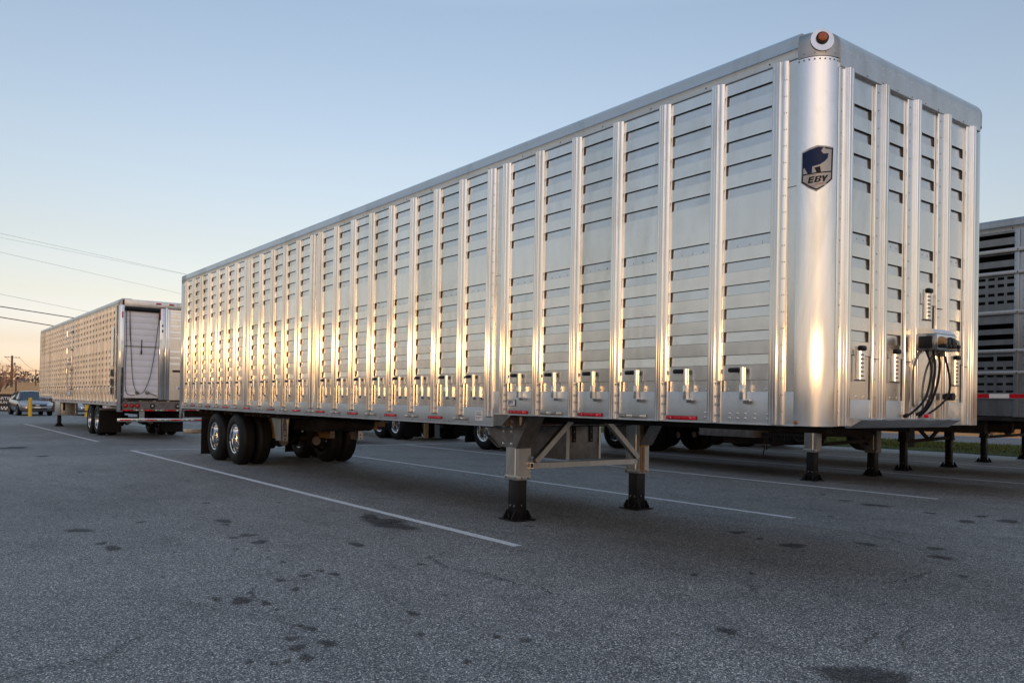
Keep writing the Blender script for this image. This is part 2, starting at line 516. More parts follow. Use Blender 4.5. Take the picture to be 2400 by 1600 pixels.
# ------------------------------------------------------------------ ground
gm = MB()
gm.add([(-1500, -900, 0), (900, -900, 0), (900, 1500, 0), (-1500, 1500, 0)], [(0, 1, 2, 3)], 'asphalt')
tag(gm.build('parking_lot', smooth=0), kind='structure')
ln = MB()
def line_quad(x0, y0, x1, y1, wd, z=0.004):
    d = Vector((x1 - x0, y1 - y0, 0)).normalized(); s = Vector((-d.y, d.x, 0)) * wd / 2
    n = max(2, int((Vector((x1 - x0, y1 - y0)).length) / 0.25))
    a = Vector((x0, y0, z)); b = Vector((x1, y1, z))
    vs = []
    for i in range(n + 1):
        p_ = a.lerp(b, i / n)
        j1 = random.uniform(-.004, .004); j2 = random.uniform(-.004, .004)
        vs += [p_ + s * (1 + j1 / wd * 2), p_ - s * (1 + j2 / wd * 2)]
    ln.add(vs, [(2 * i, 2 * i + 2, 2 * i + 3, 2 * i + 1) for i in range(n)], 'paint')
for (x0, y0, x1, y1) in [(-17.94, -0.70, -2.62, -0.70), (-17.95, 3.32, -2.39, 3.30), (-18.15, 6.86, -2.47, 7.05), (-18.2, 11.05, -2.2, 11.1), (-18.2, 15.3, -1.5, 15.4),
                         (-38.0, -0.69, -22.2, -0.66), (-38.0, 3.4, -22.2, 3.4), (-38, 7.4, -22.2, 7.4)]:
    line_quad(x0, y0, x1, y1, 0.105)
line_quad(-18.0, -0.60, -18.0, 15.3, 0.10, 0.0045)
tag(ln.build('parking_lines', smooth=0, recalc=False), kind='structure')

STAINS = [(-3.46,-1.92,.079),(-2.38,-1.89,.034),(-3.31,-2.82,.027),(-3.58,-2.71,.024),(-3.04,-2.79,.028),(-3.93,-3.4,.023),(-2.47,-2.85,.049),(-2.42,-3.06,.048),(-2.4,-2.64,.044),(-2.56,-2.68,.04),(-1.97,-3.5,.088),(-2.11,-3.62,.031),(-1.81,-3.39,.045),(-1.61,-3.4,.02),(-1.83,-3.72,.017),(-1.1,-3.39,.041),(-.98,-3.56,.039),(-1.19,-3.42,.027),(-.78,-3.43,.061),(-.8,-3.6,.05),(-.71,-3.89,.031),(-.61,-3.63,.042),(-.62,-3.8,.021),(-.61,-3.73,.021),(-.78,-3.78,.012),(-1.43,-3.09,.018),(-1.07,-2.73,.044),(-1.36,-2.31,.019),(-.93,-3.06,.019),(-.65,-2.92,.027),(-.37,-2.59,.027),(-.22,-2.5,.032),(-.09,-2.98,.027),(-12.17,-2.77,.059),(-19.83,-2.99,.408),(-16.58,-2.76,.182),(-5.85,-3.23,.043),(-5.59,-3.87,.11),(-4.71,-3.83,.061),(-4.41,-3.79,.089),(-5.5,-2.48,.098),(-4.48,-2.58,.067),(-4.41,-2.74,.048),(-4.04,-2.62,.074),(-5.24,-2.54,.043),(-7.08,-2.2,.051),(-6.69,-1.41,.058),(-3.5,.13,.041),(-.96,-3.86,.015),(-3.8,-2.92,.03),(-2.08,-3.08,.041),(-2.96,-3.74,.02),(-2.15,-3.38,.022),(-1.24,1.58,.122),(-1.65,1.61,.048),(-.4,2.63,.069),(.36,1.51,.038),(-2.54,5.4,.144),(-3.06,5.52,.07),(-1.22,5.54,.084),(-1.72,5.26,.068),(-2.21,3.79,.046),(-3.78,5.2,.046),(-3.67,5.97,.053),(-.89,2.27,.084),(-2.03,1.76,.107),(-1.39,1.04,.022),(-.14,2.21,.093),(.3,-1.38,.069),(1.16,-1.5,.142),(1.32,-1.42,.125),(-1.1,4.87,.126),(-.85,-.32,.039),(-.63,.12,.033),(-.99,1.36,.028),(-.85,5.37,.128),(-1.09,1.2,.022),(-2.94,1.64,.027)]
st = MB()
masks = []
def stain(x, y, r_, sx=1.0, sy=1.0, k=14, z=0.007):
    c0 = [(x, y, z)]; ring = []; mid = []
    ph = random.uniform(0, 6)
    for j in range(k):
        t = 2 * math.pi * j / k
        q = 1 + .25 * math.sin(2 * t + ph) + .18 * math.sin(3 * t + 2 * ph) + random.uniform(-.12, .12)
        mid.append((x + math.cos(t) * r_ * q * .55 * sx, y + math.sin(t) * r_ * q * .55 * sy, z))
        ring.append((x + math.cos(t) * r_ * q * 1.3 * sx, y + math.sin(t) * r_ * q * 1.3 * sy, z))
    fs = [(0, 1 + j, 1 + (j + 1) % k) for j in range(k)] + [(1 + j, 1 + k + j, 1 + k + (j + 1) % k, 1 + (j + 1) % k) for j in range(k)]
    st.add(c0 + mid + ring, fs, 'stain')
    masks.extend([1.0] + [0.85] * k + [0.0] * k)
for i, (x, y, r_) in enumerate(STAINS):
    stain(x, y, r_, random.uniform(.9, 1.3), random.uniform(.8, 1.1), z=0.0062 + 0.00004 * i)
for x, y, r_, sx, sy in [(-4.62, -1.03, .23, 1.35, .72), (-4.25, -1.08, .20, 1.2, .9), (-5.0, -1.0, .15, 1.3, .7)]:
    stain(x, y, r_, sx, sy, 26, z=0.0102 + x * .0002)
CRACKS = [[(-1.05,-4.93),(-1.13,-4.82),(-1.17,-4.62),(-1.15,-4.47),(-1.34,-4.35),(-1.45,-4.23)],[(-2.58,-1.69),(-2.13,-1.8),(-1.72,-1.66),(-1.37,-1.7),(-1.2,-1.59),(-.93,-1.69)],[(-2.54,-1.72),(-2.68,-1.44)],[(-4.48,-4.62),(-4.69,-4.26)],[(-2.25,-3.34),(-1.97,-3.42),(-1.81,-3.39)],[(-2.21,2.74),(-1.71,2.77),(-1.28,2.84),(-.87,2.74),(-.02,2.11),(.09,2.16)],[(.67,-.59),(.84,-.69),(.93,-1.02),(.86,-1.15)],[(.89,-.37),(.97,-.67),(1.13,-.88)],[(-.4,-.24),(-.17,-.46)],[(.13,1.45),(.18,.97),(.16,.67)]]
for ci, c in enumerate(CRACKS):
    pts = []
    for a, b in zip(c[:-1], c[1:]):
        for i in range(10):
            t = i / 10
            pts.append((a[0] + (b[0] - a[0]) * t + random.uniform(-.014, .014), a[1] + (b[1] - a[1]) * t + random.uniform(-.014, .014)))
    vs = []; z = 0.0125 + ci * .0002
    for i, p_ in enumerate(pts):
        q = pts[min(i + 1, len(pts) - 1)]; o = pts[max(i - 1, 0)]
        d = Vector((q[0] - o[0], q[1] - o[1])).normalized(); wd = random.uniform(.004, .011)
        vs += [(p_[0] - d.y * wd, p_[1] + d.x * wd, z), (p_[0] + d.y * wd, p_[1] - d.x * wd, z)]
    st.add(vs, [(2 * i, 2 * i + 2, 2 * i + 3, 2 * i + 1) for i in range(len(pts) - 1)], 'stain')
    masks.extend([random.uniform(.8, 1.3) for _ in vs])
so = st.build('oil_stains', smooth=0, recalc=False)
ca = so.data.color_attributes.new('mask', 'FLOAT_COLOR', 'POINT')
for i, q in enumerate(masks):
    ca.data[i].color = (q, q, q, 1)
tag(so, kind='structure')

# roadside: lawn strip, road with white edge line, scrub bank
gr = MB()
prev = None
xs = [-60 + i * 2 for i in range(41)]
vs = []
for x in xs:
    e = 20.3 + .35 * math.sin(x * .5) + (0.0 if x > -9 else (x + 9) * 0.02)
    vs += [(x, e, 0.012), (x, e + .4, 0.07), (x, 26.4, 0.09)]
gr.add(vs, [(3 * i + j, 3 * i + 3 + j, 3 * i + 4 + j, 3 * i + 1 + j) for i in range(len(xs) - 1) for j in (0, 1)], 'lawn')
tag(gr.build('grass_verge', recalc=False), kind='structure')
rd = MB()
rd.box(-300, 200, 26.5, 35.5, -0.02, 0.06, 'road')
tag(rd.build('road', smooth=0), kind='structure')
rl = MB()
rl.add([(-300, 26.9, .064), (200, 26.9, .064), (200, 27.05, .064), (-300, 27.05, .064)], [(0, 1, 2, 3)], 'paint')
rl.add([(-300, 34.6, .064), (200, 34.6, .064), (200, 34.75, .064), (-300, 34.75, .064)], [(0, 1, 2, 3)], 'paint')
tag(rl.build('road_edge_lines', smooth=0, recalc=False), kind='structure')

# field rising to a ridge on the left, far treeline behind the camera
fm = MB()
NX, NY = 46, 40
vs = []
for i in range(NX):
    x = -74 - 330 * (i / (NX - 1)) ** 1.25
    for j in range(NY):
        y = -110 + 330 * j / (NY - 1)
        d = (-74 - x) / 330
        h = 0.02 + 4.5 * d ** 0.9 + 1.3 * math.sin(y * .021 + .4) * d + .35 * math.sin(x * .05 + y * .04) * d
        vs.append((x, y, h))
fm.add(vs, [(i * NY + j, i * NY + j + 1, (i + 1) * NY + j + 1, (i + 1) * NY + j) for i in range(NX - 1) for j in range(NY - 1)], 'field')
tag(fm.build('field', smooth=60), kind='structure')
tl = MB()
for rad, hh, k in ((150, 5.2, 'evergreen'), (175, 6.5, 'bark')):
    n = 360
    vs = []; a0, a1 = R(-172), R(-46)
    for i in range(n + 1):
        a = a0 + (a1 - a0) * i / n
        h = hh * (0.75 + .25 * math.sin(i * .13 + rad) + random.uniform(-.14, .14)) * (1 - .55 * math.exp(-((a - SUN_AZ) / R(16)) ** 2)) * (1 + 1.9 * math.exp(-((a - R(-128)) / R(15)) ** 2))
        for dr, z in ((0, -.5), (1.5, h * .7), (5, h), (9, h * .6), (10, -.5)):
            vs.append((math.cos(a) * (rad + dr), math.sin(a) * (rad + dr), z))
    tl.add(vs, [(5 * i + j, 5 * i + 5 + j, 5 * i + 6 + j, 5 * i + 1 + j) for i in range(n) for j in range(4)], k)
tag(tl.build('distant_treeline', smooth=0), kind='stuff')

# ------------------------------------------------------------------ trailer pieces (local frame: front left corner at 0,0; body towards -x; +y across)
W = 2.594
SLOT_UP = [3.841, 3.655, 3.467, 3.278, 3.090]
SLOT_LO = [2.680, 2.4925, 2.305, 2.1175, 1.930, 1.745]
SH = 0.084

def T_near(s, o, z): return (s, -o, z)
def T_front(s, o, z): return (o, s, z)

def slot_panel(mb, s0, s1, z0, z1, slots, base, lipdepth=0.018, right=0.016, left=0.006, rivets=None, tilt=True, flip=False, kp='panel', ks='slat'):
    """sheet between two posts with recessed ventilation slots; T maps (along, outward, z)"""
    ta = random.uniform(-.0035, .0035) if tilt else 0
    tb = random.uniform(-.0016, .0016) if tilt else 0
    sc_, zc = (s0 + s1) / 2, (z0 + z1) / 2
    def o_(s, z, d=0.0): return (s, base + ta * (s - sc_) + tb * (z - zc) - d, z)
    a, b = (s0 + left, s1 - right) if not flip else (s0 + right, s1 - left)
    zs = [z1]
    for t in slots:
        zs += [t, t - SH]
    zs.append(z0)
    for i in range(0, len(zs), 2):
        t, u = zs[i], zs[i + 1]
        n = 3
        vs = []
        for q in range(n + 1):
            s = s0 + (s1 - s0) * q / n
            vs += [o_(s, t), o_(s, u)]
        mb.add(vs, [(2 * q, 2 * q + 2, 2 * q + 3, 2 * q + 1) for q in range(n)], kp)
    for t in slots:
        u = t - SH
        mb.add([o_(s0, t), o_(a, t), o_(a, u), o_(s0, u)], [(0, 1, 2, 3)], kp)
        mb.add([o_(b, t), o_(s1, t), o_(s1, u), o_(b, u)], [(0, 1, 2, 3)], kp)
        d = lipdepth
        g = .007
        # dark lips paint the gap shade at top and ends, bright lip at the bottom
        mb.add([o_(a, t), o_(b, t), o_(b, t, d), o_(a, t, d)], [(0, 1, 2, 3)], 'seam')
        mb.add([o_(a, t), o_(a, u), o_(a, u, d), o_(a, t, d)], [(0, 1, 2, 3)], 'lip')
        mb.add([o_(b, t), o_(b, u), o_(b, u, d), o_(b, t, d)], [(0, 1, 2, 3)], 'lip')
        mb.add([o_(a, u), o_(b, u), o_(b, u, d), o_(a, u, d)], [(0, 1, 2, 3)], 'bright')
        tt = random.uniform(-.02, .02)
        mb.add([o_(a, t, d), o_(b, t, d), o_(b, u + .004, d - .004), o_(a, u + .004, d - .004)], [(0, 1, 2, 3)], ks)
        mb.add([o_(a, u + .004, d - .004), o_(b, u + .004, d - .004), o_(b, u, d), o_(a, u, d)], [(0, 1, 2, 3)], 'seam')
    if rivets is not None:
        for q in (.25, .5, .75):
            s = s0 + (s1 - s0) * q
            p_ = Vector(mb.T(*o_(s, rivets, lipdepth - .004))); pn = Vector(mb.T(s, 1, 0)) - Vector(mb.T(s, 0, 0))
            T = mb.T; mb.T = None
            mb.dome(p_, .008, pn, 'bright'); mb.T = T

def rivet_row(mb, pts, r_, k='bright', h=.6, n=7):
    T = mb.T
    for (s, o, z) in pts:
        p_ = Vector(T(s, o, z)); d = Vector(T(s, o + 1, z)) - p_
        mb.T = None
        mb.dome(p_, r_, d, k, n, h)
        mb.T = T

def post_profile(guide, flip=False):
    pts = [(0, -.012), (0, .038), (.004, .042), (.017, .042), (.019, .0385), (.024, .0385), (.026, .042), (.043, .042), (.045, .0385), (.050, .0385), (.052, .042), (.060, .042)]
    for i in range(1, 6):
        a = R(90 - 90 * i / 5)
        pts.append((.060 + .012 * math.cos(a), .030 + .012 * math.sin(a)))
    if guide == 'guide':
        pts += [(.0725, .0265), (.078, .0280)] + [(.078 + .036 * math.cos(R(q)), -.008 + .036 * math.sin(R(q))) for q in (80, 68, 56, 44, 32, 20, 10)] + [(.1135, -.012)]
    elif guide == 'wide':
        pts += [(.0725, .0265), (.077, .0280)] + [(.080 + .048 * math.cos(R(q)), -.020 + .048 * math.sin(R(q))) for q in (84, 74, 64, 54, 44, 34, 26)] + [(.1235, -.012)]
    else:
        pts += [(.0725, .012), (.112, .009), (.112, -.012)]
    return pts

def extr(mb, prof, s, z0, z1, k, flip=False):
    n = len(prof)
    pp = [((s + a) if not flip else (s - a), o) for a, o in prof]
    vs = [(a, o, z0) for a, o in pp] + [(a, o, z1) for a, o in pp]
    fs = [(i, (i + 1) % n, n + (i + 1) % n, n + i) for i in range(n)] + [tuple(range(n)), tuple(range(n, 2 * n))]
    mb.add(vs, fs, k)

def side_post(mb, s, z0, z1, wide, flip=False, k='post'):
    sg = -1 if flip else 1
    if wide:
        extr(mb, post_profile('wide'), s, z0, z1, k, flip)
        z = z0 + .1
        while z < z1 - .05:
            rivet_row(mb, [(s + sg * .099, .0235, z), (s + sg * .112, .0155, z)], .0052, 'dull', .7, 6)
            z += .125
    else:
        extr(mb, post_profile('plain'), s, z0, 1.538, k, flip)
        extr(mb, post_profile('guide'), s, 1.538, z1, k, flip)
        for q in (.16, .42, .62, .93):
            z = z0 + (1.538 - z0) * q
            a, b = sorted((s + sg * .08, s + sg * .108))
            mb.add([(a, .0125, z), (b, .0105, z + .003), (b, .017, z + .012), (a, .017, z + .010)], [(0, 1, 2, 3)], 'dull')
            mb.add([(a, .0125, z - .012), (b, .0105, z - .010), (b, .017, z + .012), (a, .017, z + .010)], [(0, 1, 2, 3)], k)
        z = 1.62
        while z < z1 - .1:
            rivet_row(mb, [(s + sg * .098, .017, z)], .0045, 'dull', .6, 6)
            z += .33

def latch(parent, s, z_top, T, sgn=-1, knob=.108):
    """slat lock: flat drilled bar with a fold at the foot and a rubber handle"""
    mb = MB(T)
    mb.box(s, s + .034, .040, .045, z_top - .255, z_top - .135, 'bright', .002)
    mb.box(s + .029, s + .034, .010, .043, z_top - .255, z_top - .135, 'bright')
    pr = [(s + .030 * math.sin(R(q)) + .004, .012 + .034 * math.cos(R(q))) for q in (-8, 8, 22, 36, 50, 64, 78, 90)] + [(s + .004, .012)]
    n_ = len(pr)
    mb.add([(a, o, z) for z in (z_top - .135, z_top) for a, o in pr], [(q, (q + 1) % n_, n_ + (q + 1) % n_, n_ + q) for q in range(n_)] + [tuple(range(n_)), tuple(range(n_, 2 * n_))], 'bright')
    for q in range(5):
        z = z_top - .13 - q * .026
        rivet_row(mb, [(s + .017, .0448, z)], .0042, 'seam', .2, 7)
    mb.box(s + .002, s + .095, .012, .044, z_top - .263, z_top - .255, 'bright', .002)
    mb.box(s + .075, s + .100, .035, .056, z_top - .266, z_top - .246, 'bright', .003)
    mb.box(s + .03, s + .085, .022, .035, z_top - .285, z_top - .262, 'dull', .003)
    o = mb.build('latch', parent)
    hb = MB(T)
    k0, k1 = (s - knob, s + .004) if sgn < 0 else (s + .01, s + knob)
    hb.box(k0, k1, .026, .060, z_top - .040, z_top - .002, 'black', .013)
    hb.build('handle', o)
    return o

def strip_part(parent, s0, s1, z0, z1, o, T, colour):
    mb = MB(T)
    n = 4
    mb.box(s0 - .004, s1 + .004, o - .002, o + .004, z0 - .003, z1 + .003, 'greyrefl' if colour == 'w' else 'reddark')
    for i in range(n):
        a = s0 + (s1 - s0) * i / n + .004; b = s0 + (s1 - s0) * (i + 1) / n - .004
        ks = {'r': ['red', 'redbright', 'red', 'red'], 'd': ['reddark', 'red', 'reddark', 'reddark'], 'w': ['greyrefl', 'clear', 'greyrefl', 'clear']}[colour]
        mb.box(a, b, o, o + .011, z0, z1, ks[(i + int(s0 * 7)) % 4], .003)
    for q in (.17, .83):
        rivet_row(mb, [(s0 + (s1 - s0) * q, o + .011, (z0 + z1) / 2)], .006, 'bright')
    return mb.build('reflector_strip', parent)

def make_wheel_proto(deep=True):
    """dual outer wheel: tyre and polished disc wheel; axis y, outside towards -y, tread width .27"""
    rim = MB()
    # outer face is at h=0 (outside), inside at +.27
    prof = [(.265, .012), (.283, .004), (.291, .010), (.288, .030), (.262, .045), (.255, .07), (.252, .150), (.240, .172)]
    rim.lathe(prof, (0, 0, 0), 'y', 'chrome', 36)
    rim.lathe([(.240, .172), (.228, .178), (.170, .176), (.158, .168), (.150, .164), (.118, .162), (.115, .105), (.105, .095), (.060, .092), (.0, .090)], (0, 0, 0), 'y', 'disc', 36)
    for j in range(10):
        t = 2 * math.pi * j / 10
        c = (math.cos(t) * .142, .158, math.sin(t) * .142)
        rim.lathe([(.0, -.035), (.014, -.033), (.017, -.004), (.017, .0)], c, 'y', 'dull', 8)
    for j in range(10):
        t = 2 * math.pi * (j + .5) / 10
        rim.lathe([(.0, -.0015), (.021, -.0015), (.022, .0)], (math.cos(t) * .202, .174, math.sin(t) * .202), 'y', 'seam', 10)
    rim.lathe([(.0, -.012), (.062, -.010), (.070, .004)], (0, .09, 0), 'y', 'dull', 20)
    ty = MB()
    prof = [(.284, .012), (.292, .004), (.30, -.004), (.33, -.012), (.38, -.014), (.43, -.006), (.47, .012), (.492, .030), (.503, .045), (.508, .06)]
    for g in (.085, .118, .152, .185):
        prof += [(.5105, g - .005), (.500, g - .004), (.500, g + .004), (.5105, g + .005)]
    prof += [(.508, .21), (.503, .225), (.492, .24), (.47, .258), (.43, .276), (.38, .284), (.33, .282), (.30, .274), (.285, .262)]
    ty.lathe(prof, (0, 0, 0), 'y', 'rubber', 56)
    return rim, ty

_rimB, _tyB = make_wheel_proto()
_rimMe = _rimB.build('wheel', None, 40); _tyMe = _tyB.build('tyre', _rimMe, 50)
WHEEL_USED = [False]
def put_wheel(parent, x, y, inward):
    """inward +1: outside faces -y"""
    if not WHEEL_USED[0]:
        wobj = _rimMe; WHEEL_USED[0] = True
    else:
        wobj = _rimMe.copy(); col.objects.link(wobj)
        for c in list(_rimMe.children):
            d = c.copy(); col.objects.link(d); d.parent = wobj
    wobj.parent = parent
    wobj.location = (x, y, .5095)
    wobj.rotation_euler = (0, random.uniform(0, 6) if inward > 0 else random.uniform(0, 6), 0 if inward > 0 else math.pi)
    return wobj

def tandem(parent, xs, y0=.075, detail=True):
    for x in xs:
        put_wheel(parent, x, y0, 1)
        put_wheel(parent, x, y0 + .325 + .27, -1)
        put_wheel(parent, x, W - y0, -1)
        put_wheel(parent, x, W - y0 - .325 - .27, 1)
        ax = MB()
        ax.tube([(x, y0 + .1, .5095), (x, W - y0 - .1, .5095)], .065, 'under', 14)
        ax.lathe([(.0, 0), (.19, 0), (.21, .02), (.21, .17), (.19, .19), (0, .19)], (x, y0 + .62, .5095), 'y', 'under', 20)
        ax.lathe([(.0, 0), (.19, 0), (.21, .02), (.21, .17), (.19, .19), (0, .19)], (x, W - y0 - .81, .5095), 'y', 'under', 20)
        for y in (.95, W - .95):
            ax.tube([(x + .12, y, .42), (x + .34, y, .46)], .085, 'under', 14)
            ax.tube([(x + .34, y, .46), (x + .37, y, .465)], .092, 'dull', 14)
            ax.box(x - .06, x + .06, y - .05, y + .05, .57, .66, 'under', .01)
        ax.build('axle', parent)

def foot(mb, x, y):
    """flat shoe with gussets under a landing leg"""
    mb.box(x - .16, x + .16, y - .15, y + .15, .004, .018, 'black', .004)
    for s in (-1, 1):
        mb.prism([(x + s * .075, .018), (x + s * .15, .018), (x + s * .15, .035), (x + s * .095, .115), (x + s * .075, .115)], y - .085, y - .073, 'y', 'black')
        mb.prism([(x + s * .075, .018), (x + s * .15, .018), (x + s * .15, .035), (x + s * .095, .115), (x + s * .075, .115)], y + .073, y + .085, 'y', 'black')
        mb.prism([(y + s * .075, .018), (y + s * .14, .018), (y + s * .14, .035), (y + s * .095, .115), (y + s * .075, .115)], x - .085, x - .073, 'x', 'black')
        mb.prism([(y + s * .075, .018), (y + s * .14, .018), (y + s * .14, .035), (y + s * .095, .115), (y + s * .075, .115)], x + .073, x + .085, 'x', 'black')
        rivet_row_plain(mb, [((x + s * .04, y - .0775, .16), (0, -1, 0))], .012, 'dull')
    mb.tube([(x, y - .12, .05), (x, y + .12, .05)], .02, 'black', 10)

def rivet_row_plain(mb, pds, r_, k='bright', h=.6, n=8):
    for c, d in pds:
        mb.dome(c, r_, d, k, n, h)

def landing_leg(parent, x, y, ztop, zmid, alu='leg', near=True):
    mb = MB()
    # channelled outer housing
    pr = [(x - .12, y - .08), (x - .095, y - .08), (x - .09, y - .066), (x - .082, y - .066), (x - .078, y - .088), (x + .055, y - .088), (x + .062, y - .08), (x + .12, y - .08), (x + .12, y + .09), (x - .12, y + .09)]
    mb.prism(pr, zmid, ztop, 'z', alu)
    mb.box(x - .125, x + .125, y - .094, y + .094, zmid - .004, zmid + .05, alu, .004)
    for dx in (-.10, .08):
        rivet_row_plain(mb, [((x + dx, y - .094, zmid + .024), (0, -1, 0))], .013, 'dull')
    rivet_row_plain(mb, [((x + .125, y - .04, zmid + .024), (1, 0, 0)), ((x + .125, y + .05, zmid + .024), (1, 0, 0))], .012, 'dull')
    o = mb.build('landing_leg', parent)
    ib = MB()
    ib.box(x - .078, x + .078, y - .072, y + .072, .018, zmid + .05, 'black', .006)
    for z in (.17,):
        rivet_row_plain(ib, [((x - .03, y - .072, z), (0, -1, 0)), ((x + .04, y - .072, z), (0, -1, 0)), ((x + .078, y, z), (1, 0, 0))], .010, 'dull')
    ib.build('leg_tube', o)
    fb = MB()
    foot(fb, x, y)
    fb.build('foot', o)
    return o

def hose(parent, pts, r_, k='black', name='hose', sub=6):
    P = [Vector(p_) for p_ in pts]
    out_ = []
    for i in range(len(P) - 1):
        p0 = P[max(i - 1, 0)]; p1 = P[i]; p2 = P[i + 1]; p3 = P[min(i + 2, len(P) - 1)]
        for j in range(sub):
            t = j / sub
            out_.append(.5 * ((2 * p1) + (p2 - p0) * t + (2 * p0 - 5 * p1 + 4 * p2 - p3) * t * t + (3 * p1 - p0 - 3 * p2 + p3) * t ** 3))
    out_.append(P[-1])
    mb = MB()
    mb.tube(out_, r_, k, 8)
    return mb.build(name, parent)

def undercarriage(parent, xs, x0, x1):
    """slider frame rails, hangers, air tank, lines"""
    fr = MB()
    for y in (.98, W - .98):
        fr.box(x0, x1, y - .045, y + .045, .72, 1.03, 'under')
    n = 12
    for i in range(n):
        x = x0 + (x1 - x0) * i / (n - 1)
        fr.box(x - .03, x + .03, .15, W - .15, .97, 1.06, 'under')
    fr.build('frame_rail', parent)
    for x in xs:
        for y in (.82, W - .82):
            ab = MB()
            ab.lathe([(.0, .0), (.10, 0), (.135, .03), (.135, .08), (.115, .1), (.135, .12), (.135, .17), (.1, .2), (0, .2)], (x - .22, y, .62), 'z', 'rubber', 16)
            ab.bar((x - .32, y, .50), (x + .45, y, .60), .07, .12, 'under')
            ab.build('air_spring', parent)

# ------------------------------------------------------------------ the main livestock trailer
ZB, ZBR, ZH, ZT, L = 1.197, 1.063, 3.938, 4.135, 16.62
RC = 0.20
W2 = 2.70
ZHF = 3.864
main = thing('livestock_trailer', 'large aluminium livestock trailer in the foreground with a blue pig crest on its corner', 'trailer')
FRONT = [(-.400, 1), (-.985, 0), (-1.561, 0), (-2.137, 0), (-2.713, 0), (-3.289, 0), (-3.865, 0)]
REAR = [(-4.15, 1)] + [(-4.73 - .5745 * i, 0) for i in range(8)] + [(-9.06, 1)] + [(-9.63 - .570 * i, 0) for i in range(5)] + [(-12.12, 1)] + [(-12.69 - .565 * i, 0) for i in range(7)]
ALLP = FRONT + REAR
for i, (s, wd) in enumerate(ALLP):
    pm = MB(T_near)
    z0 = ZB + .004 if s > -4.0 else (1.172 if s > -4.9 else 1.185)
    side_post(pm, s, z0, ZH + .006, wd)
    if s < -4.0:
        pm.box(s - .004, s + .10, .003, .012, z0 - .012, z0 + .01, 'dull')
    pm.build('side_post', main)
# panels between the posts
lat_i = 0
for i in range(len(ALLP) - 1):
    s1 = ALLP[i][0]; s0 = ALLP[i + 1][0] + (.114 if not ALLP[i + 1][1] else .128)
    front = s1 > -4.0
    if s1 - s0 < .30:            # plain infill sheet beside a wide post
        pm = MB(T_near)
        o = -.014
        pm.box(s0 - .02, s1 + .01, o - .003, o, 2.74, ZH, 'panel')
        pm.box(s0 - .02, s1 + .01, o - .004, o - .001, 1.2, 2.735, 'panel')
        pm.build('infill_sheet', main)
        continue
    pm = MB(T_near)
    slot_panel(pm, s0, s1, 1.545, ZH + .01, SLOT_UP + SLOT_LO, -.012, rivets=2.615)
    # lip at the foot of the sheet and the plain kick sheet below it
    pm.box(s0, s1, -.018, -.0105, 1.540, 1.547, 'bright')
    zt = 1.449 if front else 1.269
    pm.box(s0 - .005, s1 + .005, -.027, -.022, zt - .01, 1.56, 'panel')
    n = 4 if front else 6
    rivet_row(pm, [(s0 + (s1 - s0) * (q + .5) / n, -.022, zt + .018) for q in range(n)], .011 if front else .009, 'bright', .5)
    # narrow drilled edge strip at the front edge of the sheet
    pm.box(s1 - .014, s1 - .004, -.0118, -.006, 1.52, 2.2, 'post')
    pm.build('side_panel', main)
    latch(main, ALLP[i + 1][0] + .325, 1.640, T_near)
pm = MB(T_near)
pm.box(-.275, -.19, -.014, -.006, 2.99, ZH, 'panel')
pm.box(-.275, -.19, -.016, -.008, 1.449, 2.985, 'panel')
pm.build('infill_sheet', main)
# bottom rails
bm_ = MB(T_near)
bm_.box(-4.04, -.2, -.02, -.002, ZB, 1.449, 'rail', .002)
bm_.box(-4.04, -.2, -.02, .008, ZB - .004, ZB + .006, 'rail')
rivet_row(bm_, [(x, -.002, z) for x in (-.43, -.545, -.635, -.71, -.785) for z in (1.275, 1.239)], .0125, 'bright', .55, 8)
rivet_row(bm_, [(-1.035, -.002, z) for z in (1.275, 1.239)], .0125, 'bright', .55, 8)
bm_.build('bottom_rail', main)
bm_ = MB(T_near)
bm_.box(-16.4, -4.02, -.02, -.002, ZBR, 1.269, 'rail', .002)
bm_.box(-16.4, -4.02, -.02, .006, ZBR - .004, ZBR + .006, 'rail')
x = -4.5
while x > -16.2:
    rivet_row(bm_, [(x, -.002, 1.092)], .009, 'seam', .3, 7)
    x -= .43
bm_.build('bottom_rail', main)
# end plate where the deeper rail stops
ep = MB()
ep.prism([(-4.02, ZBR), (-3.86, ZBR + .01), (-3.70, ZB), (-4.02, ZB)], .004, .012, 'y', 'dull')
ep.box(-4.02, -4.01, .012, 2.58, ZBR, ZB, 'dull')
ep.prism([(-3.87, ZBR + .002), (-3.86, ZBR + .012), (-3.69, ZB), (-3.70, ZB)], -.004, .014, 'y', 'bright')
ep.build('step_plate', main)
# reflector strips
for s0, s1, c in [(-3.73, -3.405, 'r'), (-3.163, -2.84, 'w'), (-2.591, -2.262, 'r'), (-2.017, -1.687, 'w'), (-1.455, -1.12, 'r')]:
    strip_part(main, s0, s1, 1.214, 1.242, .002, T_near, c)
for s0, c in [(-6.54, 'r'), (-5.97, 'w'), (-5.4, 'r'), (-4.832, 'w'), (-7.105, 'w'), (-7.677, 'r'), (-8.239, 'w'), (-8.814, 'r'), (-9.189, 'w'), (-9.751, 'r'), (-10.316, 'w'), (-10.9, 'd'), (-11.461, 'w'), (-12.146, 'r'), (-12.81, 'w'), (-13.396, 'r'), (-13.963, 'w'), (-14.533, 'd'), (-15.077, 'w'), (-15.62, 'd'), (-16.15, 'w')]:
    strip_part(main, s0, s0 + .32, 1.116, 1.144, .002, T_near, c)
